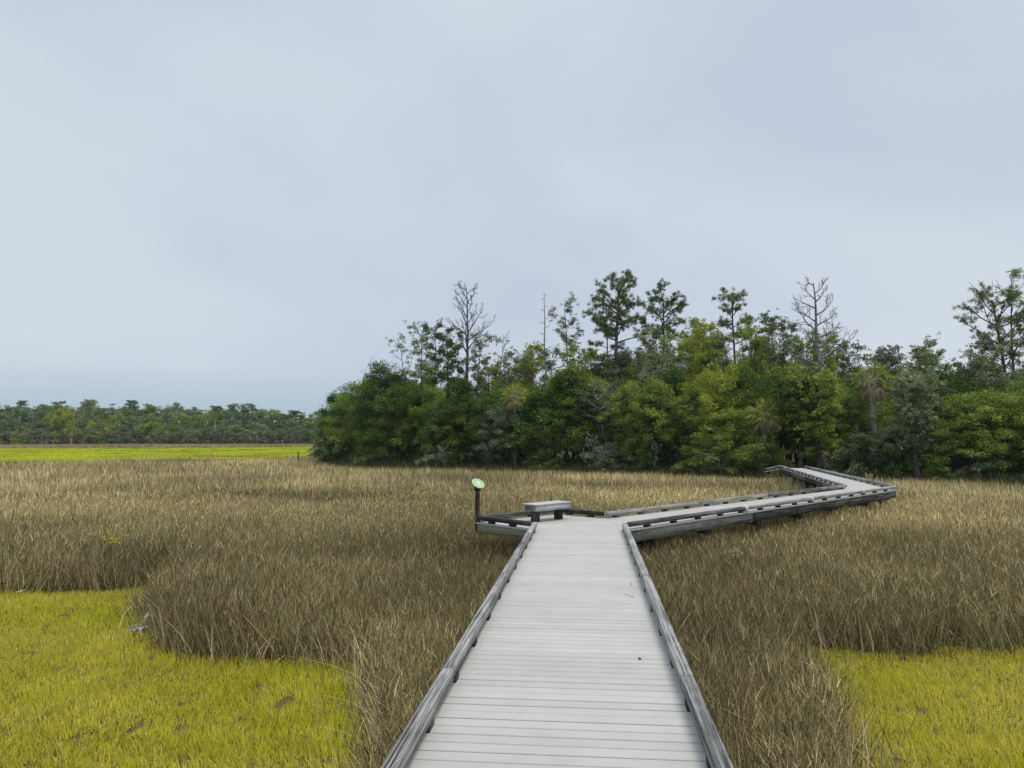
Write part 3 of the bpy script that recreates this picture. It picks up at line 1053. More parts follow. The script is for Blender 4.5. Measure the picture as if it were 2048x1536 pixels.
class Leaves:
    def __init__(self):
        self.V = []; self.T = []; self.Qd = []; self.R = []; self.n = 0

    def scatter(self, centers, per, spread, size, r, flat=0.6, droop=0.0, tone=None):
        """leaf-sized quads round each centre"""
        centers = np.asarray(centers, float)
        m = len(centers) * per
        if m == 0: return
        C = np.repeat(centers, per, axis=0)
        D = r.normal(0, 1, (m, 3))
        D /= np.linalg.norm(D, axis=1)[:, None]
        rad = r.random(m) ** (1 / 2.2)
        D = D * rad[:, None] * np.array([spread, spread, spread * flat])
        C = C + D
        # quad: two axes
        a = r.normal(0, 1, (m, 3)); a[:, 2] = a[:, 2] * 0.5 - droop; a /= np.linalg.norm(a, axis=1)[:, None]
        b = r.normal(0, 1, (m, 3)); b = np.cross(a, b); b /= np.linalg.norm(b, axis=1)[:, None]
        s = size * r.uniform(0.55, 1.35, m)
        a = a * (s * 0.5)[:, None]; b = b * (s * 0.30)[:, None]
        V = np.stack([C - a, C + b, C + a, C - b], 1).reshape(-1, 3)
        Q = (np.arange(m) * 4)[:, None] + np.arange(4)
        self.V.append(V); self.Qd.append(Q + self.n)
        tn = r.random(len(centers)) if tone is None else tone
        rv = np.repeat(tn, per) * 0.5 + r.random(m) * 0.5
        self.R.append(np.repeat(rv, 4))
        self.n += len(V)

    def needles(self, centers, per, length, width, r, up=0.3, tone=None):
        """tufts of needles: thin blades bursting from each centre"""
        centers = np.asarray(centers, float)
        m = len(centers) * per
        if m == 0: return
        C = np.repeat(centers, per, axis=0) + r.normal(0, length * .25, (m, 3))
        a = r.normal(0, 1, (m, 3)); a[:, 2] += up; a /= np.linalg.norm(a, axis=1)[:, None]
        b = np.cross(a, r.normal(0, 1, (m, 3))); b /= np.linalg.norm(b, axis=1)[:, None]
        s = length * r.uniform(.6, 1.2, m)
        V = np.stack([C - b * width * .5, C + b * width * .5, C + a * s[:, None]], 1).reshape(-1, 3)
        T = (np.arange(m) * 3)[:, None] + np.arange(3)
        self.V.append(V); self.T.append(T + self.n)
        tn = r.random(len(centers)) if tone is None else tone
        rv = np.repeat(tn, per) * .5 + r.random(m) * .5
        self.R.append(np.repeat(rv, 3)); self.n += len(V)

    def mesh(self, name):
        return mk_mesh(name, np.concatenate(self.V), tris=np.concatenate(self.T) if self.T else None,
                       quads=np.concatenate(self.Qd) if self.Qd else None, rnd=np.concatenate(self.R))


def walk(start, d0, length, nseg, wob, lift, r):
    P = [np.array(start, float)]
    d_ = np.array(d0, float); d_ /= np.linalg.norm(d_)
    st = length / nseg
    for _ in range(nseg):
        d_ = d_ + r.normal(0, wob, 3); d_[2] += lift
        d_ /= np.linalg.norm(d_)
        P.append(P[-1] + d_ * st)
    return np.array(P)


def grow(wood, start, d0, length, rad, level, r, tips, wob=0.16, lift=0.03, kids=(5, 4, 3), spread=0.8, shrink=0.55, minr=0.012, frac0=0.25, sides=5):
    """recursive bare branching; tips collects outer points"""
    nseg = 6 if level > 1 else 4
    P = walk(start, d0, length, nseg, wob, lift, r)
    R = np.maximum(rad * np.linspace(1, 0.25, len(P)), minr)
    wood.add(P, R, sides if level > 1 else 3)
    if level <= 0:
        tips.append(P[-1]); tips.append(P[len(P) // 2])
        return
    n_ = kids[min(level, len(kids)) - 1]
    for k in range(n_):
        t = frac0 + (1 - frac0) * (k + r.random()) / n_
        i = t * (len(P) - 1); i0 = min(int(i), len(P) - 2)
        p = P[i0] + (P[i0 + 1] - P[i0]) * (i - i0)
        dd = P[i0 + 1] - P[i0]; dd /= np.linalg.norm(dd)
        sd_ = r.normal(0, 1, 3); sd_ -= dd * sd_.dot(dd); sd_ /= np.linalg.norm(sd_)
        nd = dd * (1 - spread * .4) + sd_ * spread
        grow(wood, p, nd, length * shrink * (1.15 - .5 * t) * r.uniform(.75, 1.2), rad * 0.5 * (1.1 - .5 * t), level - 1, r, tips, wob, lift, kids, spread, shrink, minr, frac0, sides)
    tips.append(P[-1])


# bark and foliage materials
M_BARK = wood_mat('brown_bark', (0.045, 0.037, 0.03), (0.085, 0.072, 0.06), (0.17, 0.15, 0.13), streak=(8, 8, 1.5), bump=0.4)
M_BARKD = wood_mat('dark_bark', (0.02, 0.018, 0.015), (0.045, 0.04, 0.033), (0.09, 0.08, 0.07), streak=(8, 8, 1.5), bump=0.4)
M_SNAG = wood_mat('silver_dead_wood', (0.10, 0.10, 0.10), (0.22, 0.215, 0.21), (0.42, 0.41, 0.40), streak=(8, 8, 1.5), bump=0.3)
M_SNAG2 = wood_mat('bleached_dead_wood', (0.08, 0.08, 0.08), (0.17, 0.165, 0.16), (0.34, 0.33, 0.32), streak=(8, 8, 1.5), bump=0.3)
M_SNAGD = wood_mat('grey_dead_wood', (0.07, 0.065, 0.06), (0.12, 0.115, 0.11), (0.22, 0.21, 0.2), streak=(8, 8, 1.5), bump=0.3)
M_PALMT = wood_mat('palm_trunk', (0.13, 0.11, 0.085), (0.25, 0.21, 0.165), (0.40, 0.35, 0.29), streak=(6, 6, 9), bump=0.5)
M_CEDAR = leaf_mat('cedar_foliage', [(0.026, 0.05, 0.015), (0.057, 0.106, 0.026), (0.114, 0.185, 0.035), (0.196, 0.275, 0.052)], 0.15)
M_MYRTLE = leaf_mat('myrtle_foliage', [(0.057, 0.105, 0.027), (0.144, 0.22, 0.043), (0.266, 0.351, 0.065), (0.418, 0.495, 0.115)], 0.3)
M_YELLOW = leaf_mat('yellow_green_foliage', [(0.111, 0.149, 0.028), (0.22, 0.268, 0.041), (0.362, 0.408, 0.066), (0.533, 0.55, 0.125)], 0.35)
M_GREY = leaf_mat('grey_green_foliage', [(0.073, 0.101, 0.055), (0.156, 0.192, 0.101), (0.254, 0.301, 0.156), (0.4, 0.447, 0.254)], 0.2)
M_PINE = leaf_mat('pine_needles', [(0.041, 0.066, 0.022), (0.089, 0.123, 0.036), (0.165, 0.207, 0.062), (0.275, 0.309, 0.117)], 0.25)
M_PALM = leaf_mat('palm_frond', [(0.084, 0.114, 0.024), (0.18, 0.216, 0.042), (0.312, 0.324, 0.072), (0.48, 0.444, 0.132)], 0.25)
M_PALMD = leaf_mat('dead_palm_frond', [(0.10, 0.075, 0.045), (0.24, 0.18, 0.11), (0.38, 0.30, 0.19), (0.52, 0.43, 0.3)], 0.1)
M_FARP = leaf_mat('distant_pine_foliage', [(0.058, 0.102, 0.049), (0.098, 0.156, 0.074), (0.163, 0.229, 0.098), (0.246, 0.312, 0.131)], 0.2, 0.5, 0.15)


# ---- broad bushy tree types (shared by many trees, each scaled and turned)
def bushy(seed, H, Rr, nclump, per, leaf, cl, trunk_r=0.11, low=0.14, shape='round', flat=0.65, twigs=True):
    """returns (wood mesh, leaf mesh): stems, limbs to every leaf clump, an uneven crown"""
    r = np.random.default_rng(seed)
    w = Wood(); lv = Leaves()
    nst = r.integers(1, 4)
    lobes = []
    nl = 13
    for i in range(nl):          # lobes give the outline its bumps
        a = i * 2.4 + r.uniform(-.4, .4)
        t = (i + .5) / nl
        zc = H * (low + (1 - low) * (0.12 + 0.78 * t))
        if shape == 'cone':
            rr = Rr * (1.02 - 0.80 * t)
        elif shape == 'dome':
            rr = Rr * math.sqrt(max(0.05, 1 - (t * 0.95) ** 2))
        else:
            rr = Rr * math.sin(math.pi * (0.18 + 0.72 * t)) ** 0.7
        off = rr * 0.48
        lobes.append((np.array([math.cos(a) * off, math.sin(a) * off, zc]), rr * r.uniform(.5, .72)))
    lobes.append((np.array([0, 0, H * .88]), Rr * (.26 if shape == 'cone' else .38)))
    stems = []
    for s in range(nst):
        a = r.uniform(0, 6.28)
        P = walk((math.cos(a) * .15 * (nst > 1), math.sin(a) * .15 * (nst > 1), -0.3), (math.cos(a) * .18 * (nst > 1), math.sin(a) * .18 * (nst > 1), 1), H * r.uniform(.75, .92), 8, 0.07, 0.03, r)
        w.add(P, trunk_r * np.linspace(1, .2, 9) * (1 if nst == 1 else .7), 6)
        stems.append(P)
    cs = []
    while len(cs) < nclump:
        c, rad = lobes[r.integers(len(lobes))]
        dv = r.normal(0, 1, 3); dv /= np.linalg.norm(dv)
        p = c + dv * rad * (r.uniform(.55, 1.08)) * np.array([1, 1, .85])
        if p[2] < 0.15: p[2] = r.uniform(.1, .6)
        if p[2] > H: continue
        cs.append(p)
    cs = np.array(cs)
    for k in range(0, len(cs), 3):
        p = cs[k]
        P = stems[r.integers(nst)]
        zt = max(0.1, p[2] - np.hypot(p[0], p[1]) * .55)
        i0 = np.argmin(np.abs(P[:, 2] - zt))
        q = P[i0]
        mid = (p + q) / 2 + r.normal(0, .12, 3) + np.array([0, 0, .12])
        w.add(np.array([q, mid, p]), [trunk_r * .3, trunk_r * .2, .012], 3)
    # bare twigs and dead limbs that stick out of the leaves
    for k in range(46):
        p = cs[r.integers(len(cs))]
        dv = np.array([p[0], p[1], (p[2] - H * .4) * .5]); dv /= max(np.linalg.norm(dv), .3)
        w.add(walk(p - dv * .3, dv + r.normal(0, .4, 3), r.uniform(.5, 1.0), 4, .14, .03, r), [.028, .022, .017, .012, .008], 3)
    lv.scatter(cs, per, cl, leaf, r, flat)
    # loose outer sprays
    outer = cs[r.random(len(cs)) < .5]
    rad_ = outer - np.array([0, 0, H * .5]); rad_ /= np.maximum(np.linalg.norm(rad_, axis=1)[:, None], .1)
    lv.scatter(outer + rad_ * cl * .8 + r.normal(0, .08, outer.shape), max(4, per // 5), cl * .6, leaf * .9, r, 1.0)
    return w.mesh('trunk'), lv.mesh('crown')


TYPES = {}


def ttype(key, *a, **k):
    TYPES[key] = bushy(*a, **k)


ttype('cedar1', 11, 8.0, 2.7, 230, 105, 0.125, 0.52, shape='cone')
ttype('cedar2', 12, 8.0, 3.1, 250, 105, 0.125, 0.55, shape='round')
ttype('cedar3', 13, 8.0, 2.4, 210, 105, 0.12, 0.48, shape='cone')
ttype('oak1', 14, 7.0, 3.4, 250, 105, 0.135, 0.52, shape='dome')
ttype('oak2', 15, 7.0, 2.8, 210, 100, 0.13, 0.48, low=0.2, shape='round')
ttype('myrtle1', 16, 6.0, 2.5, 180, 95, 0.115, 0.43, shape='round')
ttype('myrtle2', 17, 6.0, 3.0, 200, 95, 0.115, 0.46, shape='dome')
ttype('thin1', 18, 9.0, 1.7, 85, 70, 0.115, 0.36, low=0.45, shape='round')
ttype('thin2', 19, 9.0, 2.0, 95, 66, 0.115, 0.38, low=0.45, shape='dome')
ttype('bush1', 20, 2.4, 1.6, 75, 55, 0.12, 0.32, trunk_r=.05, shape='dome')


def place_bushy(name, key, x, y, H, W_, mat, label, group, cat='tree', rz=None, bark=None, z0=None):
    wm, lm = TYPES[key]
    if z0 is None:
        z0 = 0.45 if y > forest_line(x) + 0.5 else 0.05
    root = empty(name, (x, y, z0), random.uniform(0, 6.28) if rz is None else rz)
    baseH = {'c': 8.0, 'o': 7.0, 'm': 6.0, 't': 9.0, 'b': 2.4}[key[0]]
    root.scale = (W_, W_, H / baseH)
    tag(root, label, cat, group)
    t = bpy.data.objects.new('trunk', wm); c = bpy.data.objects.new('crown', lm)
    bk = bark or {'M_GREY': M_SNAGD, 'M_MYRTLE': M_BARK, 'M_YELLOW': M_BARK}.get({id(M_GREY): 'M_GREY', id(M_MYRTLE): 'M_MYRTLE', id(M_YELLOW): 'M_YELLOW'}.get(id(mat)), M_BARKD)
    for o, m in ((t, bk), (c, mat)):
        if len(o.data.materials) == 0: o.data.materials.append(m)
        COL.objects.link(o); o.parent = root
        o.material_slots[0].link = 'OBJECT'
        o.material_slots[0].material = m
    return root


# ------------------------------------------------------------------ the wood on the right: front row, from photo positions
ORD = ['first', 'second', 'third', 'fourth', 'fifth', 'sixth', 'seventh', 'eighth', 'ninth', 'tenth', 'eleventh', 'twelfth',
       'thirteenth', 'fourteenth', 'fifteenth', 'sixteenth', 'seventeenth', 'eighteenth', 'nineteenth', 'twentieth',
       'twenty-first', 'twenty-second', 'twenty-third', 'twenty-fourth', 'twenty-fifth', 'twenty-sixth', 'twenty-seventh',
       'twenty-eighth', 'twenty-ninth', 'thirtieth']
DESC = {'cedar': ('dark_cedar', 'dark green cedar'), 'oak': ('live_oak', 'dense mid green oak'), 'myrtle': ('wax_myrtle', 'leafy green myrtle'),
        'yellow': ('wax_myrtle', 'yellow green myrtle'), 'grey': ('marsh_shrub', 'greyish green shrubby tree'), 'bush': ('low_bush', 'low green bush')}
MATS = {'cedar': M_CEDAR, 'oak': M_MYRTLE, 'myrtle': M_MYRTLE, 'yellow': M_YELLOW, 'grey': M_GREY, 'bush': M_MYRTLE}

# (photo x, photo y of the top, extra distance behind the wood's edge, type, kind, width factor)
FRONT = [
    (650, 822, 2.0, 'cedar2', 'grey', 0.62), (686, 786, 1.0, 'oak1', 'cedar', 0.85), (728, 757, 2.5, 'oak1', 'oak', 0.95),
    (770, 728, 2.0, 'cedar2', 'cedar', .95), (808, 762, 1.5, 'oak1', 'cedar', 0.95), (848, 770, 2.5, 'myrtle2', 'myrtle', 1.0),
    (884, 800, 0.6, 'oak2', 'cedar', 0.85), (925, 752, 1.5, 'cedar3', 'cedar', 1.0), (968, 790, 1.0, 'oak1', 'cedar', 0.85),
    (1000, 812, 0.2, 'myrtle1', 'grey', 0.9), (1035, 800, 2.0, 'cedar2', 'cedar', 0.8), (1075, 775, 1.0, 'cedar1', 'cedar', 1.0),
    (1130, 730, 1.0, 'cedar1', 'cedar', 1.15), (1165, 760, 1.5, 'cedar3', 'cedar', 1.05), (1215, 758, 1.2, 'thin2', 'grey', 1.3),
    (1262, 772, 1.5, 'oak2', 'myrtle', 0.85), (1305, 762, 0.5, 'oak2', 'myrtle', 0.9), (1345, 728, 2.0, 'cedar1', 'cedar', .8),
    (1398, 778, 1.5, 'oak2', 'oak', 0.9), (1440, 735, 2.5, 'oak1', 'yellow', 0.9), (1475, 820, 0.0, 'myrtle2', 'myrtle', 1.05),
    (1492, 735, 3.0, 'cedar2', 'cedar', .75), (1625, 780, 3.5, 'thin2', 'myrtle', 1.3), (1658, 800, 1.5, 'myrtle1', 'yellow', 0.95),
    (1705, 790, 1.0, 'myrtle2', 'oak', .75), (1760, 850, 0.2, 'myrtle1', 'grey', 0.85), (1800, 830, 1.2, 'oak2', 'myrtle', 0.6),
    (1842, 752, 0.5, 'cedar3', 'grey', 0.95), (1895, 800, 0.8, 'oak1', 'oak', 0.95), (1950, 790, 1.0, 'cedar2', 'oak', 0.95),
]
for i, (px, py, back, key, kind, wf) in enumerate(FRONT):
    # find the spot on the wood's edge under this photo column
    yy = 50.0
    for _ in range(12):
        yy = float(forest_line(XA(px, yy))) + back + 1.2
    x = XA(px, yy)
    z0 = 0.4 if back > 0.5 else 0.15
    H = ZA(py, yy) - z0
    nm, ds = DESC[kind]
    place_bushy(nm, key, x, yy, H, wf, MATS[kind], '%s, %s tree from the left in the wood\'s front row' % (ds, ORD[i]),
                'trees along the front edge of the wood', z0=z0)
RIGHT_EXTRA = [(2010, 780, 0.6, 'oak1', 'oak', .9), (2060, 770, 1.0, 'cedar2', 'cedar', .9), (2130, 760, 1.5, 'oak1', 'oak', 1.), (2210, 770, 1, 'cedar1', 'cedar', 1.1),
               (2300, 750, 1, 'cedar2', 'oak', 1.1)]
RL = ['dense mid green oak in front of the big pines at the right edge', 'dark green cedar cut by the right edge of the photo',
      'dense oak just beyond the right end of the view', 'dark cedar beyond the right end of the view', 'tall cedar farthest right along the wood']
for i, (px, py, back, key, kind, wf) in enumerate(RIGHT_EXTRA):
    yy = 42.0
    for _ in range(12): yy = float(forest_line(XA(px, yy))) + back + 1.0
    nm, ds = DESC[kind]
    place_bushy(nm, key, XA(px, yy), yy, ZA(py, yy) - .3, wf, MATS[kind], RL[i], 'trees along the front edge of the wood', z0=.3)

# second and third rows, seen over and between the first
MID = [(700, 815, 7, 'oak1', 'cedar', .9), (755, 770, 8, 'cedar2', 'cedar', .9), (790, 735, 9, 'thin1', 'yellow', .9), (815, 775, 8, 'myrtle2', 'myrtle', 1.1), (865, 785, 7, 'oak1', 'cedar', 1),
       (905, 790, 8, 'cedar2', 'oak', 1), (845, 765, 12, 'myrtle1', 'yellow', 1.2), (930, 745, 10, 'thin2', 'yellow', 1.0), (955, 780, 8, 'oak1', 'cedar', 1),
       (990, 725, 10, 'thin1', 'myrtle', 1.1), (1015, 720, 9, 'oak2', 'myrtle', .9), (1050, 690, 10, 'thin2', 'yellow', 1.2), (1040, 735, 6, 'oak2', 'oak', 1), (1085, 715, 9, 'oak2', 'myrtle', 1.1),
       (1140, 690, 9, 'oak2', 'yellow', 1.0), (1180, 675, 12, 'oak1', 'oak', 1.0), (1150, 720, 6, 'cedar2', 'myrtle', .9), (1215, 700, 8, 'thin2', 'grey', 1.2), (1255, 690, 10, 'oak1', 'grey', 1.0),
       (1285, 668, 9, 'cedar2', 'oak', 1.0), (1310, 665, 12, 'thin2', 'grey', 1.3), (1330, 700, 6, 'oak2', 'grey', 1.0), (1370, 680, 8, 'oak1', 'yellow', 1.0), (1420, 650, 10, 'oak1', 'yellow', 0.85),
       (1450, 700, 7, 'myrtle2', 'yellow', 1.1), (1400, 700, 6, 'oak2', 'myrtle', 1.0), (1500, 665, 8, 'oak2', 'yellow', 1.05), (1545, 665, 10, 'thin2', 'yellow', 1.3),
       (1565, 715, 6, 'thin2', 'myrtle', 1.4), (1600, 700, 8, 'thin2', 'myrtle', 1.2), (1630, 735, 6, 'cedar2', 'myrtle', .9), (1655, 690, 10, 'thin2', 'myrtle', 1.3), (1690, 740, 8, 'oak1', 'oak', 1.0),
       (1740, 770, 6, 'oak2', 'myrtle', 1.0), (1782, 695, 10, 'thin1', 'grey', 1.2), (1800, 760, 8, 'cedar2', 'oak', 1.0), (1850, 700, 12, 'thin1', 'grey', .8), (1885, 708, 7, 'cedar2', 'cedar', 1.0),
       (1925, 735, 6, 'oak1', 'cedar', 1.0), (1960, 705, 9, 'thin2', 'grey', 1.3), (2000, 715, 7, 'oak1', 'grey', .9), (2045, 720, 6, 'cedar1', 'oak', 1.2), (2100, 700, 9, 'oak1', 'oak', 1.2), (2180, 700, 7, 'cedar2', 'oak', 1.1)]
def zone_of(px):
    return 'at the left end of the wood' if px < 800 else 'under the tall bare tree' if px < 975 else 'near the thin pole snag' if px < 1125 else \
        'below the largest pine' if px < 1300 else 'below the second broad pine' if px < 1435 else 'around the slender split pine' if px < 1560 else \
        'around the white dead tree' if px < 1700 else 'behind the palms' if px < 1900 else 'under the right hand pines'


MID.sort()
total = {}
for q in MID: total[(q[4], zone_of(q[0]))] = total.get((q[4], zone_of(q[0])), 0) + 1
seen = {}
for i, (px, py, back, key, kind, wf) in enumerate(MID):
    py += (34 if px < 1080 or px > 1720 else (62 if i % 3 else 12)) if key[0] != 't' else 8
    yy = 55.0
    for _ in range(12): yy = float(forest_line(XA(px, yy))) + back + 1.0
    nm, ds = DESC[kind]
    where = zone_of(px)
    seen[(kind, where)] = seen.get((kind, where), 0) + 1
    lab = '%s rising behind the front row %s' % (ds, where)
    if total[(kind, where)] > 1:
        lab = '%s %s behind the front row, %s' % (ORD[seen[(kind, where)] - 1], ds, where)
    place_bushy(nm, key, XA(px, yy), yy, ZA(py, yy) - .5, wf, MATS[kind], lab,
                'trees filling the middle of the wood', z0=.5)
# dark depth of the wood: a deeper row keeps the trunks from standing against bare sky
DEEP = [(px, 812 - 14 * ((px // 60) % 3) - (20 if px > 1000 else 0) - (25 if px > 1200 else 0)) for px in range(705, 2240, 62)]
for i, (px, py) in enumerate(DEEP):
    yy = 70.0
    for _ in range(12): yy = float(forest_line(XA(px, yy))) + 16 + (i % 3) * 2
    place_bushy('dark_cedar', ('oak1', 'cedar2', 'oak2')[i % 3], XA(px, yy), yy, ZA(py, yy) - .5, 1.35, M_CEDAR,
                'dark tree standing deep inside the wood behind the front rows', 'dark trees deep inside the wood', z0=.5)
# low bushes at the foot
LOWB = [(1516, 868, 1.0), (640, 885, .9), (668, 892, .8), (735, 895, .8), (860, 893, .8), (900, 900, .7), (1090, 900, .9), (1210, 890, 1.), (1290, 895, .9), (1385, 895, 1.0), (1430, 888, 1.0),
        (1510, 890, 1.0), (1555, 900, .55), (1680, 898, .9), (1780, 905, .9), (1865, 905, 1.0), (1960, 905, 1.), (2030, 908, 1.)]
for i, (px, py, wf) in enumerate(LOWB):
    yy = 50.0
    for _ in range(12): yy = float(forest_line(XA(px, yy))) + 0.3
    k = ('bush', 'grey', 'bush')[i % 3]
    place_bushy('low_bush', 'bush1', XA(px, yy), yy, ZA(py, yy) + .1, wf, (M_MYRTLE, M_GREY, M_CEDAR)[i % 3] if px != 1555 else M_YELLOW,
                ('low bush, %s from the left at the foot of the wood' % ORD[i]) if px != 1555 else 'small bright green sapling beside the far end of the boardwalk',
                'low bushes at the foot of the wood', 'bush', z0=-.1)


# ------------------------------------------------------------------ tall single trees
def pine(px, pytop, dist_, pybase_hidden, spread_px, crown_frac, label, seed, lean_px=0, dens=1.0, mat=M_PINE, bark=M_BARK, nlimb=15, trad=0.17, name='tall_pine', updraft=0.10, plate=0.55):
    r = np.random.default_rng(seed)
    xb = XA(px - lean_px, dist_); xt = XA(px, dist_)
    H = ZA(pytop, dist_) - 0.5
    Wd = spread_px / F_PX * dist_ / 2
    root = empty(name, (xb, dist_, 0.5))
    tag(root, label, 'pine', 'tall pines and dead trees rising over the wood')
    w = Wood(); lv = Leaves()
    nz = 14
    ts = np.linspace(0, 1, nz)
    P = np.stack([(xt - xb) * ts ** 1.3 + np.cumsum(r.normal(0, .05, nz)) * .6, np.cumsum(r.normal(0, .05, nz)) * .6, H * 0.97 * ts - .2 * (ts == 0)], 1)
    P[:, 0] -= P[0, 0]
    w.add(P, trad * (1 - .82 * ts) ** .85, 7)
    cs = []
    for k in range(nlimb):
        t = 1 - crown_frac * (1 - (k + r.random() * .8) / nlimb) ** 0.9
        t = min(t, .985)
        i = t * (nz - 1); i0 = min(int(i), nz - 2)
        p = P[i0] + (P[i0 + 1] - P[i0]) * (i - i0)
        rel = (1 - t) / crown_frac        # 1 = crown bottom
        a = k * 2.4 + r.uniform(-.5, .5)
        ln = Wd * (0.62 + 0.62 * rel ** .5) * r.uniform(.7, 1.15)
        if rel > .75: ln *= r.uniform(.6, 1)
        Q = walk(p, (math.cos(a), math.sin(a), .28 + .55 * (1 - rel)), ln, 6, .13, updraft * .5, r)
        w.add(Q, np.linspace(trad * .30, .018, 7), 4)
        nsub = 4
        for s in range(nsub):
            u = .40 + .6 * (s + r.random() * .5) / nsub
            j = u * 6; j0 = min(int(j), 5)
            q = Q[j0] + (Q[j0 + 1] - Q[j0]) * (j - j0)
            b = a + r.choice([-1, 1]) * r.uniform(.4, 1.2)
            T_ = walk(q, (math.cos(b), math.sin(b), .45), ln * .33 * r.uniform(.7, 1.2), 3, .2, .08, r)
            w.add(T_, np.linspace(.03, .012, 4), 3)
            for tt in (T_[2], T_[3]):
                if r.random() < dens: cs.append(tt)
        cs.append(Q[-1])
    cs.append(P[-1]); cs.append(P[-1] + np.array([0.2, .1, -.2])); cs.append(P[-1] - np.array([0.25, .1, .15]))
    cs = np.array(cs)
    k3 = np.concatenate([cs + r.normal(0, 1, cs.shape) * np.array([.22, .22, .09]) for _ in range(2)])
    tone = r.random(len(k3))
    lv.needles(k3, 34, 0.24, 0.032, r, up=.5, tone=tone)
    lv.scatter(k3, 10, .26, .10, r, plate, tone=tone)
    link('trunk', w.mesh('trunk'), bark, root)
    link('crown', lv.mesh('crown'), mat, root)
    return root


def leafy_slim(px, pytop, dist_, spread_px, label, seed, lean_px=0, dens=1.0, mat=M_MYRTLE, bark=M_BARK, first=0.35, trad=.09, name='slender_tree', leaf=.13, per=26, nl=13, lowfill=True):
    """slim tree with an open, wispy crown (sky shows through)"""
    r = np.random.default_rng(seed)
    xb = XA(px - lean_px, dist_); xt = XA(px, dist_)
    H = ZA(pytop, dist_) - .5
    Wd = spread_px / F_PX * dist_ / 2
    root = empty(name, (xb, dist_, .5))
    tag(root, label, 'tree', 'tall pines and dead trees rising over the wood')
    w = Wood(); lv = Leaves()
    nz = 12; ts = np.linspace(0, 1, nz)
    P = np.stack([(xt - xb) * ts ** 1.2 + np.cumsum(r.normal(0, .06, nz)) * .7, np.cumsum(r.normal(0, .06, nz)), H * .95 * ts], 1)
    P[:, 0] -= P[0, 0]
    w.add(P, trad * (1 - .85 * ts), 6)
    tips = []
    for k in range(nl):
        t = first + (1 - first) * (k + r.random() * .7) / nl
        t = min(t, .98)
        i = t * (nz - 1); i0 = min(int(i), nz - 2)
        p = P[i0] + (P[i0 + 1] - P[i0]) * (i - i0)
        a = k * 2.4 + r.uniform(-.5, .5)
        rel = (1 - t) / (1 - first)
        ln = Wd * (.45 + .6 * math.sin(math.pi * min(1, .25 + rel * .75))) * r.uniform(.6, 1.1)
        grow(w, p, (math.cos(a), math.sin(a), .75), ln, trad * .28, 1, r, tips, wob=.15, lift=.04, kids=(4, 3), spread=.8, shrink=.5, minr=.012, sides=3)
    tips = np.array(tips)
    tips = tips[r.random(len(tips)) < dens]
    if len(tips):
        lv.scatter(tips, per, .26, leaf, r, .7)
        lv.scatter(tips + r.normal(0, .25, tips.shape), per // 2, .2, leaf, r, .7)
        link('crown', lv.mesh('crown'), mat, root)
    link('trunk', w.mesh('trunk'), bark, root)
    return root


def snag(px, pytop, dist_, spread_px, label, seed, crown0=0.45, nl=16, lean_px=0, trad=.15, mat=M_SNAG, name='dead_tree', up=.75, level=2, stub=False, kids=(4, 4, 3)):
    """leafless tree of branches and twigs"""
    r = np.random.default_rng(seed)
    xb = XA(px - lean_px, dist_); xt = XA(px, dist_)
    H = ZA(pytop, dist_) - .5
    Wd = spread_px / F_PX * dist_ / 2
    root = empty(name, (xb, dist_, .5))
    tag(root, label, 'dead tree', 'tall pines and dead trees rising over the wood')
    w = Wood()
    nz = 16; ts = np.linspace(0, 1, nz)
    P = np.stack([(xt - xb) * ts + np.cumsum(r.normal(0, .05, nz)), np.cumsum(r.normal(0, .05, nz)), H * (.94 if not stub else 1) * ts], 1)
    P[:, 0] -= P[0, 0]
    w.add(P, np.maximum(trad * (1 - .88 * ts), .02), 7)
    tips = []
    br = Wood()
    for k in range(nl):
        t = crown0 + (1 - crown0) * (k + r.random() * .7) / nl
        t = min(t, .985)
        i = t * (nz - 1); i0 = min(int(i), nz - 2)
        p = P[i0] + (P[i0 + 1] - P[i0]) * (i - i0)
        a = (0 if k % 2 else math.pi) + r.uniform(-1.0, 1.0)
        rel = (1 - t) / (1 - crown0)
        ln = Wd * (.35 + .85 * rel ** .6) * r.uniform(.65, 1.15)
        if stub: ln = Wd * r.uniform(.25, 1.0) * (.5 + .7 * rel)
        grow(br, p, (math.cos(a), math.sin(a) * .8, up), ln, trad * .32 * (.5 + .5 * rel), 1 if stub else level, r, tips, wob=.14, lift=.045, kids=kids, spread=.62, shrink=.48, minr=.011, sides=4)
    link('trunk', w.mesh('trunk'), mat, root)
    link('branches', br.mesh('branches'), mat, root)
    return root


# slim, see-through trees standing through the top of the canopy, in front of the deeper rows
SLIM = [(985, 722, 'M'), (1030, 706, 'G'), (1062, 688, 'Y'), (1105, 700, 'G'), (1158, 690, 'M'), (1190, 700, 'M'), (1268, 700, 'G'), (1300, 650, 'G'), (1352, 678, 'M'), (1375, 668, 'Y'), (1412, 640, 'Y'),
        (1440, 668, 'G'), (1505, 655, 'Y'), (1525, 640, 'M'), (1568, 650, 'G'), (1610, 668, 'M'), (1650, 664, 'M'), (1700, 690, 'G'), (1782, 692, 'G'), (1852, 690, 'G'), (1878, 700, 'M'), (1935, 728, 'G'), (1975, 700, 'G'), (880, 735, 'M'), (845, 740, 'Y')]
SN = {'M': ('M_MYRTLE', 'mid green'), 'Y': ('M_YELLOW', 'yellow green'), 'G': ('M_GREY', 'greyish green')}
SZ = [(900, 'left of the big bare tree'), (1087, 'left of the pole snag'), (1235, 'left of the largest pine'), (1330, 'between the two broad pines'), (1468, 'left of the slender split pine'),
      (1630, 'left of the white dead tree'), (1760, 'left of the palms'), (1900, 'right of the palms'), (2100, 'left of the right hand pines')]
_seen = {}


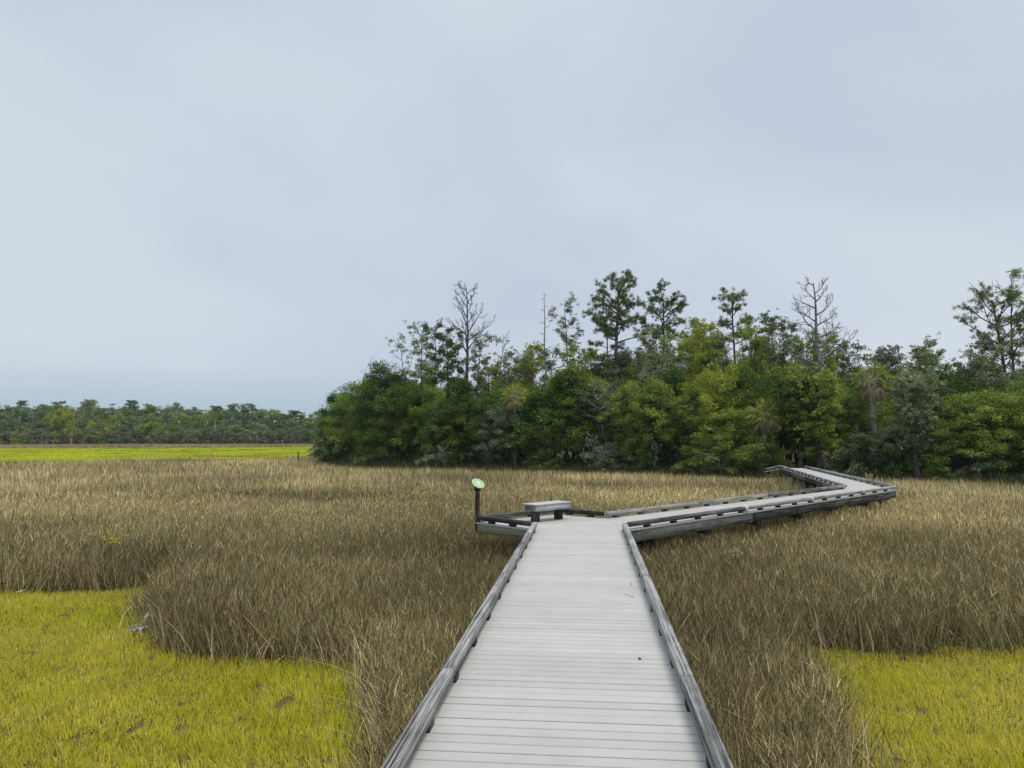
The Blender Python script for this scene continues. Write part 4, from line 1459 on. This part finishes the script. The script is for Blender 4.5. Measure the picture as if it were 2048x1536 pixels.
def slim_trees():
    for i, (px, py, kd) in enumerate(sorted(SLIM)):
        yy = 60.0
        for _ in range(12): yy = float(forest_line(XA(px, yy))) + 7 + (i % 3) * 2
        z = next(t for lim, t in SZ if px < lim)
        _seen[(kd, z)] = _seen.get((kd, z), 0) + 1
        k_ = _seen[(kd, z)]
        leafy_slim(px, py, yy, 70, ('%s slim %s tree with an open crown, standing %s' % ({1: 'first', 2: 'second', 3: 'third', 4: 'fourth'}[k_], SN[kd][1], z)), 500 + i,
                   lean_px=random.uniform(-8, 8), dens=.95, mat=globals()[SN[kd][0]], first=.48, trad=.10, nl=15, per=30, leaf=.13)


BD = 64.0
snag(932, 548, 63, 112, 'tall leafless tree with upswept forked branches left of the pole snag', 101, crown0=.60, nl=15, trad=.24, mat=M_SNAGD, lean_px=4, up=.95, kids=(6, 5, 3))
slimL = [(800, 668, 62, 46, -28, .25, 'thin leaning dead tree at the left end of the tall trees', 'slender_tree'),
         (842, 645, 62, 62, -5, .8, 'slender sparse tree just right of the leaning dead one', ''),
         (870, 640, 64, 46, 2, 1, 'slender green topped tree, tallest of the close group left of the big bare tree', ''),
         (892, 652, 63, 44, 2, 1, 'slender green topped tree close left of the big bare tree', ''),
         (914, 662, 65, 40, -4, .9, 'small slender tree right beside the trunk of the big bare tree', ''),
         (952, 662, 63, 52, 6, .8, 'slender tree with a rounded top just right of the big bare tree', ''),
         (1132, 592, 62, 66, -14, .85, 'leaning sparse topped pine between the pole snag and the largest pine', ''),
         (1005, 656, 66, 44, 3, .12, 'small leafless tree standing between the bare tree and the pole snag', '')]
for i, (px, py, dd, sp, ln, dn, lab, nm) in enumerate(slimL):
    leafy_slim(px, py, dd, sp, lab, 200 + i, lean_px=ln, dens=dn, first=.5 if px < 1100 else .62, mat=M_GREY if dn < .9 else M_PINE, bark=M_SNAGD if dn < .3 else M_BARK,
               trad=.11, nl=14 if px < 1100 else 12)
snag(1087, 582, 60, 46, 'straight pole-like dead trunk with a few short stubs', 110, crown0=.55, nl=14, trad=.14, mat=M_SNAGD, stub=True, up=.3, kids=(2, 2, 2))
pine(1238, 566, 60, 690, 112, .31, 'largest pine, with layered dark needle plates on a crooked trunk', 120, lean_px=14, nlimb=22, trad=.26, dens=1.0)
pine(1213, 600, 63, 690, 60, .30, 'slim pine close behind the left side of the largest pine', 121, nlimb=9, trad=.12, dens=.7)
pine(1330, 586, 62, 690, 92, .28, 'second broad pine, to the right of the largest one', 122, nlimb=16, trad=.19, dens=.95, lean_px=2)
leafy_slim(1395, 640, 62, 60, 'short green tree with a bare hooked leader between two pines', 131, dens=.9, mat=M_MYRTLE, first=.6)
pine(1468, 580, 60, 690, 66, .30, 'slender pine whose trunk splits into a small flat top', 123, lean_px=-5, nlimb=13, trad=.16, dens=.75)
snag(1486, 606, 62, 44, 'small pale leafless tree just right of the slender split pine', 111, crown0=.6, nl=9, trad=.10, mat=M_SNAG)
snag(1458, 700, 58, 10, 'short broken trunk stub left of the slender split pine', 112, crown0=.8, nl=2, trad=.13, mat=M_SNAGD, stub=True, level=0)
leafy_slim(1550, 620, 60, 60, 'small round topped tree left of the white dead tree', 132, dens=.9, mat=M_PINE, first=.62, nl=13)
leafy_slim(1590, 624, 60, 54, 'thin see-through tree touching the left side of the white dead tree', 133, dens=.6, mat=M_GREY, first=.5, nl=13)
snag(1630, 538, 49.8, 132, 'big white dead tree with wide bare branches over the wood', 113, crown0=.48, nl=17, trad=.27, mat=M_SNAG2, lean_px=-12, up=.62, kids=(6, 5, 3))
snag(1668, 612, 59, 60, 'smaller grey dead tree behind the right side of the white one', 114, crown0=.58, nl=10, trad=.11, mat=M_SNAGD)
leafy_slim(1675, 665, 61, 56, 'wispy tree at the right foot of the white dead tree', 134, dens=.6, mat=M_GREY, first=.5, nl=11)
pine(1998, 588, 52, 720, 150, .45, 'leaning pine reaching left with long layered branches at the right edge', 124, lean_px=-36, nlimb=20, trad=.2, dens=.85, updraft=.12)
leafy_slim(2026, 532, 53, 90, 'tallest thin topped tree at the right edge of the view', 135, dens=.5, mat=M_GREY, first=.45, nl=17, trad=.14)
leafy_slim(1962, 658, 52, 50, 'small wispy tree left of the right hand pines', 136, dens=.6, mat=M_GREY, first=.45, nl=12)
snag(1812, 690, 52, 10, 'short bare spike rising beside the palm', 115, crown0=.8, nl=2, trad=.07, mat=M_SNAGD, stub=True, level=0)
slim_trees()
# pale dead shrubs and leaning sticks low in the wood
for i, (px, py, back, sp, lab) in enumerate([
        (1190, 850, .2, 60, 'grey leafless shrub below the largest pine at the grass edge'),
        (900, 880, -.2, 50, 'low pale dead shrub below the big bare tree'),
        (715, 905, -.3, 24, 'tiny bleached stump of branches near the left end of the wood'),
        (1530, 835, .5, 60, 'bare arching branches beside the dark opening in the wood'),
        (1310, 870, .0, 40, 'thin pale dead sapling at the grass edge under the second pine'),
        (1780, 900, .0, 40, 'fallen pale branches at the grass edge under the palm'),
        (980, 845, .6, 60, 'grey twiggy shrub in the left half of the wood edge')]):
    yy = 50.0
    for _ in range(12): yy = float(forest_line(XA(px, yy))) + back
    o = snag(px, py, yy, sp, lab, 300 + i, crown0=.15, nl=9, trad=.05, mat=M_SNAG if i != 6 else M_SNAGD, name='dead_shrub', up=.8, kids=(4, 3, 3))
    o['category'] = 'dead shrub'; o['group'] = 'dead shrubs at the grass edge'
    o.location.z = 0.1


# tree trunks standing in the front near the end of the walk
def front_tree(px, pytop, dist_, spread_px, label, seed, mat, fork=True):
    o = leafy_slim(px, pytop, dist_, spread_px, label, seed, dens=1, mat=mat, first=.28, trad=.16, bark=M_BARKD, nl=20, leaf=.15, per=36)
    o['group'] = 'dark trunked trees by the end of the boardwalk'
    o.location.z = .4
    return o


front_tree(1598, 770, 45.5, 100, 'dark trunked tree standing left behind the end of the boardwalk', 140, M_CEDAR)
front_tree(1634, 760, 44.6, 110, 'dark forked tree just right of the boardwalk end', 141, M_MYRTLE)
front_tree(1832, 755, 43.5, 90, 'straight grey barked tree with feathery foliage right of the palm', 142, M_GREY)


# ------------------------------------------------------------------ palms
def palm(px, pycrown, dist_, label, seed, scale=1.0, lean=0.0, dead=0.45, yellow=False, pybase=None):
    r = np.random.default_rng(seed)
    H = ZA(pycrown, dist_) - .4
    root = empty('cabbage_palm', (XA(px, dist_) - lean * H, dist_, .4))
    tag(root, label, 'palm', 'palms among the trees')
    w = Wood()
    ts = np.linspace(0, 1, 14)
    P = np.stack([lean * H * ts ** 1.4, 0 * ts, H * ts], 1)
    R = np.full(14, .17 * scale) * (1 + .06 * r.normal(0, 1, 14)); R[-3:] *= 1.25
    w.add(P, R, 9)
    top = P[-1]
    G = Leaves(); D = Leaves()

    def frond(store, az, el, ln, fan, seg, droop):
        d0 = np.array([math.cos(az) * math.cos(el), math.sin(az) * math.cos(el), math.sin(el)])
        pet = walk(top, d0, ln, 4, .03, -droop, r)
        w.add(pet, [.022, .02, .016, .013, .01], 3)
        e = pet[-1]; dv = pet[-1] - pet[-2]; dv /= np.linalg.norm(dv)
        side = np.cross(dv, [0, 0, 1.0]); side /= max(np.linalg.norm(side), 1e-6)
        V = []
        for s in range(seg):
            a = (s / (seg - 1) - .5) * 3.6
            t_ = dv * math.cos(a) + side * math.sin(a)
            t_ = t_ + np.array([0, 0, -.18 - .25 * abs(math.sin(a)) - droop]); t_ /= np.linalg.norm(t_)
            L_ = fan * r.uniform(.8, 1.1)
            b = np.cross(t_, r.normal(0, 1, 3)); b /= np.linalg.norm(b)
            m1 = e + t_ * L_ * .5; m2 = e + t_ * L_ + np.array([0, 0, -.22 * L_])
            w0 = .045 * scale
            V += [e - b * .01, m1 - b * w0 * .5, m2, m1 + b * w0 * .5]
        V = np.array(V)
        n_ = len(V) // 4
        store.V.append(V); store.Qd.append((np.arange(n_) * 4)[:, None] + np.arange(4) + store.n)
        tn = r.random()
        store.R.append(np.repeat(tn * .6 + r.random(n_) * .4, 4)); store.n += len(V)

    ng = 24
    for k in range(ng):
        el = math.radians(85 - 95 * (k / ng) ** .8)
        frond(G, k * 2.4 + r.uniform(-.2, .2), el, .75 * scale, .62 * scale, 17, .02 + .04 * k / ng)
    nd = int(22 * dead)
    for k in range(nd):
        frond(D, k * 2.4 + r.uniform(-.3, .3), math.radians(-18 - 42 * r.random()), .6 * scale, .6 * scale, 15, .10)
    link('trunk', w.mesh('trunk'), M_PALMT, root)
    link('green_fronds', G.mesh('green_fronds'), M_PALM, root)
    if nd: link('dead_fronds', D.mesh('dead_fronds'), M_PALMD, root)
    return root


palm(1745, 762, 46.2, 'cabbage palm with a clear pale trunk and a skirt of brown fronds', 151, 1.12, dead=.55)
palm(1818, 770, 48.5, 'second palm, partly hidden behind a feathery tree right of the first palm', 152, 1.05, lean=-.02, dead=.45)
palm(1030, 795, 57.0, 'small yellowish palm in front of dark cedars left of centre', 153, .95, dead=.8)
palm(1532, 832, 46.2, 'leaning palm with dead fronds above the dark opening', 154, 1.0, lean=.08, dead=.8)
palm(1196, 778, 56.5, 'palm crown peeking out left below the largest pine', 155, .9, dead=.9)
palm(1712, 806, 47.0, 'small bright yellow palm just left of the clear palm trunk', 156, .7, dead=.9)


# ------------------------------------------------------------------ the distant wood across the marsh
def far_pine_type(seed, H=11.0, Wd=2.6):
    r = np.random.default_rng(seed)
    w = Wood(); lv = Leaves()
    P = walk((0, 0, 0), (0, 0, 1), H * .95, 6, .03, .02, r)
    w.add(P, .2 * np.linspace(1, .3, 7), 4)
    cs = []
    n = 44
    for k in range(n):
        t = r.uniform(.3, 1)
        a = r.uniform(0, 6.28)
        rr = Wd * math.sin(math.pi * min(.9, .12 + (t - .3) * 1.12)) * r.uniform(.3, 1.05)
        cs.append((math.cos(a) * rr, math.sin(a) * rr, H * t))
    cs = np.array(cs)
    for c in cs[::3]:
        w.add(np.array([P[min(6, int(c[2] / H * 5))], c]), [.06, .03], 3)
    lv.scatter(cs, 60, .85, .33, r, .45)
    return w.mesh('trunk'), lv.mesh('crown')


def far_bush_type(seed, H=5.0, Wd=2.8):
    r = np.random.default_rng(seed)
    w = Wood(); lv = Leaves()
    w.add(walk((0, 0, 0), (0, 0, 1), H * .8, 4, .06, .02, r), .12 * np.linspace(1, .3, 5), 4)
    cs = []
    for k in range(42):
        d_ = r.normal(0, 1, 3); d_ /= np.linalg.norm(d_)
        cs.append((d_[0] * Wd * .85, d_[1] * Wd * .85, max(.3, H * .48 + d_[2] * H * .45)))
    lv.scatter(np.array(cs), 60, .75, .30, r, .7)
    return w.mesh('trunk'), lv.mesh('crown')


M_FARB = leaf_mat('pale_scrub', [(.07, .09, .05), (.13, .155, .09), (.20, .22, .13), (.28, .30, .19)], .2, .4, .15)
FM = [far_bush_type(430 + i, 8, 3.2 + .3 * i) for i in range(3)]
FP = [far_pine_type(400 + i, 11, 2.3 + .3 * i) for i in range(4)]
FB = [far_bush_type(410 + i, 5, 2.5 + .3 * i) for i in range(3)]


def place_far(name, types, i, x, y, H, base, wf, mat, label, group, cat, zs=0.0):
    wm, lm = types[i % len(types)]
    root = empty(name, (x, y, zs), random.uniform(0, 6.28))
    root.scale = (wf, wf, H / base)
    tag(root, label, cat, group)
    for o, m in ((bpy.data.objects.new('trunk', wm), M_BARK), (bpy.data.objects.new('crown', lm), mat)):
        if len(o.data.materials) == 0: o.data.materials.append(m)
        COL.objects.link(o); o.parent = root
        o.material_slots[0].link = 'OBJECT'; o.material_slots[0].material = m
    return root


top_prof = [(-400, 800), (0, 806), (60, 803), (150, 806), (220, 808), (290, 808), (370, 810), (440, 812), (500, 810), (560, 822), (600, 825), (640, 828), (700, 826), (900, 826)]
tx = [p[0] for p in top_prof]; ty = [p[1] for p in top_prof]
k = 0
for row, (dd, lift, step) in enumerate(((216, 0, 11), (208, 8, 18), (202, 26, 24))):
    px = -420 + row * 7
    while px < 800:
        py = np.interp(px, tx, ty) + lift + random.choice([-8, -3, 0, 5, 9, 12])
        y = dd + random.uniform(-2.5, 2.5) - (px < 100) * 4
        H = ZA(py, y)
        place_far('distant_tree', FP if row == 0 and k % 3 else FM, k, XA(px, y), y, H, 11.0 if row == 0 and k % 3 else 8.0, random.uniform(.9, 1.35), random.choice([M_FARP, M_FARP, M_FARP, M_GREY, M_MYRTLE]),
                  'pine in the far wood across the marsh, its crown part of the skyline' if row == 0 else 'rounded tree in the far wood across the marsh, below the skyline crowns',
                  'distant pines on the skyline' if row == 0 else 'distant trees below the skyline', 'tree')
        k += 1
        px += step * random.uniform(.75, 1.3)
px = -400
while px < 760:
    y = 196 + random.uniform(-2, 2) - (px < 100) * 4
    py = 864 + random.uniform(-12, 6)
    rr = random.random()
    place_far('distant_bush', FB, k, XA(px, y), y, ZA(py, y), 5.0, random.uniform(.8, 1.2), M_FARB if rr < .75 else (M_MYRTLE if rr < .8 else M_FARP),
              'low grey green bush along the foot of the far wood', 'distant bushes at the foot of the far wood', 'bush')
    k += 1
    px += random.uniform(17, 30)
for px, py, w_, lab in ((305, 843, 1.55, 'rounded yellow green tree in the middle of the far wood'), (205, 838, 1.5, 'broad pale green tree left of centre in the far wood'),
                        (395, 858, 1.3, 'low yellow green tree right of the dark bush in the far wood'), (128, 815, 1.2, 'tall yellow green tree in the left part of the far wood')):
    place_far('distant_tree', FB, k, XA(px, 198), 198, ZA(py, 198), 5.0, w_, M_YELLOW, lab, 'bright trees in the far wood', 'tree'); k += 1
snag(432, 836, 195, 30, 'pale dead tree standing in front of the far wood', 420, crown0=.3, nl=7, trad=.3, mat=M_SNAG, stub=True)
o = palm(145, 862, 193, 'far off palm with a pale trunk before the far wood', 421, 1.6, dead=.6)


# ------------------------------------------------------------------ sign on its post
def sign():
    x, y = -0.72, 16.16
    root = empty('trail_sign', (x, y, 0))
    tag(root, 'round green trail marker tilted on a dark post by the platform corner', 'sign')
    w = Wood()
    w.add(np.array([(0, 0, .9), (0, 0, 1.1), (0, 0, 1.4), (0, 0, 1.78)]), [.053, .052, .051, .05], 14)
    link('post', w.mesh('post'), wood_mat('sign_post_timber', (.035, .026, .022), (.075, .055, .045), (.2, .18, .16), streak=(26, 26, 1.2)), root)
    c = Wood(); c.add(np.array([(0, 0, 1.74), (0, 0, 1.745), (0, 0, 1.80), (0.008, -.012, 1.87)]), [.02, .066, .066, .062], 16)
    link('post_cap', c.mesh('post_cap'), plain_mat('dark_cap', (.03, .03, .03), .5), root)
    nrm = Vector((.38, -.54, .75)).normalized()
    q = nrm.to_track_quat('Z', 'Y')
    R_ = 0.142; n_ = 40
    V = []; F = []
    for z, rr in ((0, R_ - .003), (.006, R_), (.014, R_), (.018, R_ - .004)):
        V += [(math.cos(a) * rr, math.sin(a) * rr, z) for a in np.arange(n_) / n_ * 2 * math.pi]
    for lv_ in range(3):
        for i in range(n_):
            j = (i + 1) % n_
            F.append((lv_ * n_ + i, lv_ * n_ + j, (lv_ + 1) * n_ + j, (lv_ + 1) * n_ + i))
    F.append(tuple(range(n_))[::-1]); F.append(tuple(3 * n_ + i for i in range(n_)))
    me = bpy.data.meshes.new('sign_disc'); me.from_pydata(V, [], F); me.update()
    disc = link('sign_disc', me, plain_mat('green_sign_face', (.27, .42, .17), .45, nscale=3, var=.12), root, (0.012, -.02, 1.885))
    disc.rotation_mode = 'QUATERNION'; disc.rotation_quaternion = q
    # pale marks on the face: a pale rim, a white emblem of blobs and a line beneath
    mk = []; MF = []

    def blob(cx, cy, rx, ry, rot=0, k=18, inner=None):
        off = len(mk)
        ca, sa = math.cos(rot), math.sin(rot)
        pts = [(math.cos(a) * rx, math.sin(a) * ry) for a in np.arange(k) / k * 2 * math.pi]
        mk.extend([(cx + u * ca - v * sa, cy + u * sa + v * ca, .0205) for u, v in pts])
        MF.append(tuple(off + i for i in range(k)))

    off = 0
    ring_o = [(math.cos(a) * .134, math.sin(a) * .134, .0205) for a in np.arange(n_) / n_ * 2 * math.pi]
    ring_i = [(math.cos(a) * .126, math.sin(a) * .126, .0205) for a in np.arange(n_) / n_ * 2 * math.pi]
    mk.extend(ring_o + ring_i)
    for i in range(n_):
        j = (i + 1) % n_
        MF.append((i, j, n_ + j, n_ + i))
    X0 = Vector((1, 0, 0))
    blob(0.0, .035, .022, .030); blob(-.045, .02, .016, .020, .5); blob(.042, .025, .014, .018, -.4)
    blob(.0, -.02, .034, .02); blob(-.062, -.03, .012, .014); blob(.06, -.028, .012, .014); blob(0, -.062, .05, .007); blob(0, -.084, .036, .005)
    mm = bpy.data.meshes.new('white_marks'); mm.from_pydata(mk, [], MF); mm.update()
    link('white_marks', mm, plain_mat('white_print', (.60, .66, .58), .5, var=.08), disc)


sign()


# ------------------------------------------------------------------ small things
def driftwood():
    x, y = U(281, 1250, 0.12)
    root = empty('driftwood', (x, y, 0.1))
    tag(root, 'bleached driftwood branch lying in the short green grass left of the tall clump', 'driftwood')
    r = np.random.default_rng(5)
    w = Wood()
    w.add(walk((0.02, 0, -.05), (.35, .1, .9), .27, 5, .08, 0, r), [.03, .036, .036, .032, .025, .008], 7)
    w.add(walk((0.02, 0, .02), (-.95, -.1, .25), .22, 5, .15, -.06, r), [.018, .016, .013, .012, .01, .005], 6)
    w.add(walk((0, 0, -.02), (-.6, -.6, -.1), .2, 4, .1, 0, r), [.022, .018, .015, .01, .005], 6)
    for a in (-.6, .2, .8, 1.4, -1.2, 2.4, 3.0, -2.6, -2.0, 3.6):
        w.add(walk((0.02, -.02, -.03), (math.cos(a), math.sin(a) - .5, .05), .16, 4, .18, -.03, r), [.026, .022, .018, .012, .006], 6)
    link('branches', w.mesh('branches'), wood_mat('bleached_wood', (.22, .21, .18), (.40, .38, .35), (.60, .58, .54), streak=(14, 14, 14)), root)


driftwood()


def sprigs(name, px, py, z, n, spread, col, label, cat, seed, leafsize=.045, h=.35, x2=None):
    r = np.random.default_rng(seed)
    x, y = U(px, py, z)
    root = empty(name, (x, y, 0))
    tag(root, label, cat)
    w = Wood(); lv = Leaves()
    tips = []
    for i in range(n):
        ox, oy = r.normal(0, spread, 1)[0], r.normal(0, spread * .25, 1)[0]
        P = walk((ox, oy, max(.05, z - h)), (r.normal(0, .2), r.normal(0, .2), 1), h * r.uniform(.8, 1.15), 4, .1, .02, r)
        w.add(P, [.008, .007, .006, .005, .004], 4)
        tips += [P[-1], P[-2]]
    lv.scatter(np.array(tips), 16, .07, leafsize, r, .8)
    link('stems', w.mesh('stems'), M_BARK, root)
    link('leaves', lv.mesh('leaves'), col, root)


M_YL = leaf_mat('yellow_leaves', [(.32, .34, .03), (.42, .42, .06), (.5, .5, .1), (.6, .6, .2)], .3, 0)
M_PL = leaf_mat('pale_seed_heads', [(.25, .23, .12), (.33, .3, .16), (.4, .37, .2), (.5, .47, .3)], .2, 0)
sprigs('marsh_shrub', 232, 1073, .86, 7, .16, M_YL, 'sprig of bright yellow green leaves poking above the brown grass on the left', 'plant', 1)
sprigs('marsh_shrub', 178, 1072, .86, 4, .07, M_PL, 'small pale leafed sprig left of the bright yellow sprig', 'plant', 2)
sprigs('marsh_shrub', 312, 1070, .86, 12, .4, M_PL, 'row of faint pale sprigs right of the bright yellow sprig', 'plant', 3, leafsize=.03)
sprigs('seed_head', 1470, 1100, .88, 4, .05, M_PL, 'cluster of pale seed heads in the brown grass right of the boardwalk', 'plant', 4)
sprigs('seed_head', 1735, 948, .9, 4, .06, M_PL, 'pale seed head beyond the far corner of the boardwalk', 'plant', 6, leafsize=.08)


def litter(px, py, label, seed):
    x, y = U(px, py, .1)
    r = np.random.default_rng(seed)
    w = Wood()
    w.add(walk((-.14, 0, .16), (1, .1, .02), .28, 4, .12, 0, r), [.004, .012, .014, .010, .004], 6)
    w.V = [v * np.array([.45, 1, .8]) for v in w.V]
    o = link('driftwood', w.mesh('driftwood'), bpy.data.materials['bleached_wood'], None, (x, y, 0))
    tag(o, label, 'driftwood')


litter(38, 1188, 'pale scrap of wood at the left end of the green clearing\'s back edge', 1)


def stake():
    x, y = XA(598.5, 74), 74
    root = empty('marker_stake', (x, y, 0))
    tag(root, 'thin dark stake standing alone in the marsh left of the wood', 'stake')
    w = Wood(); w.add(np.array([(0, 0, -.3), (0, 0, .8), (.01, 0, ZA(903, 74))]), [.06, .06, .055], 7)
    link('stake', w.mesh('stake'), M_POST, root)


stake()


def deck_bits():
    r = np.random.default_rng(9)
    m = plain_mat('dead_leaf', (.06, .05, .035), .8)
    lv = Leaves()
    x, y = U(1280, 1319, DZ)
    lv.scatter(np.array([(0, 0, .008)]), 3, .015, .05, r, .2)
    o = link('dead_leaf', lv.mesh('dead_leaf'), m, None, (x, y, DZ + .004))
    tag(o, 'single dark dead leaf on the pale deck boards near the right rail', 'leaf')
    for i, (px, py, a, lab) in enumerate([(1262, 1172, 1.4, 'farthest thin grass stem lying on the deck beside the right rail'),
                                          (1268, 1196, 1.9, 'middle thin grass stem lying on the deck beside the right rail'),
                                          (1300, 1228, 1.3, 'nearest thin grass stem lying on the deck beside the right rail')]):
        x, y = U(px, py, DZ)
        w = Wood(); w.add(walk((0, 0, .006), (math.cos(a), math.sin(a), 0), .2, 5, .12, 0, r) * np.array([1, 1, 0]) + np.array([0, 0, .007]), [.0025, .0025, .002, .002, .002, .001], 4)
        tag(link('grass_stem', w.mesh('grass_stem'), m, None, (x, y, DZ + .002)), lab, 'grass stem', 'grass stems on the deck')


deck_bits()


# grasses and sedge at the foot of the wood
def undergrowth():
    n = 46000
    x = rng.uniform(-22, 48, n)
    y = forest_line(x) + rng.uniform(-2.0, 7.0, n)
    keep = ~in_poly(x, y, DECK_POLY)
    x, y = x[keep], y[keep]
    m = len(x)
    c = np.array([(0.10, 0.12, 0.04), (0.16, 0.15, 0.07), (0.24, 0.19, 0.11), (0.07, 0.09, 0.03)])[rng.integers(0, 4, m)] * rng.uniform(.6, 1.2, m)[:, None]
    bank = np.clip((y - forest_line(x) + 1) / 4, 0, 1) * .5
    P = blades(x, y, bank, rng.uniform(.3, .95, m), rng.uniform(.03, .06, m), rng.gamma(2, .1, m), rng.gamma(1.5, .12, m),
               rng.uniform(0, 6.28, m), rng.uniform(-.8, .8, m), c.astype(np.float32), 2)
    me = mk_mesh('undergrowth', P[0], tris=P[1], quads=P[2], color=P[3])
    o = link('undergrowth', me, tint_mat('sedge', .2))
    tag(o, 'dull green sedge and undergrowth along the foot of the wood', 'undergrowth', None, 'stuff')


undergrowth()


# ------------------------------------------------------------------ the air
def haze():
    x0, x1, y0, y1, z0, z1 = -420, 420, -60, 420, -1.5, 24
    V = [(x, y, z) for z in (z0, z1) for y in (y0, y1) for x in (x0, x1)]
    F = [(0, 2, 3, 1), (4, 5, 7, 6), (0, 1, 5, 4), (2, 6, 7, 3), (0, 4, 6, 2), (1, 3, 7, 5)]
    me = bpy.data.meshes.new('haze'); me.from_pydata(V, [], F); me.update()
    m, t, o = new_mat('haze')
    v = t.nodes.new('ShaderNodeVolumePrincipled')
    v.inputs['Color'].default_value = (0.82, 0.90, 1.0, 1)
    v.inputs['Density'].default_value = 0.00017
    v.inputs['Anisotropy'].default_value = 0.2
    t.links.new(v.outputs[0], o.inputs['Volume'])
    ob = link('haze', me, m)
    tag(ob, 'thin blue haze over the whole marsh', None, None, 'stuff')


haze()
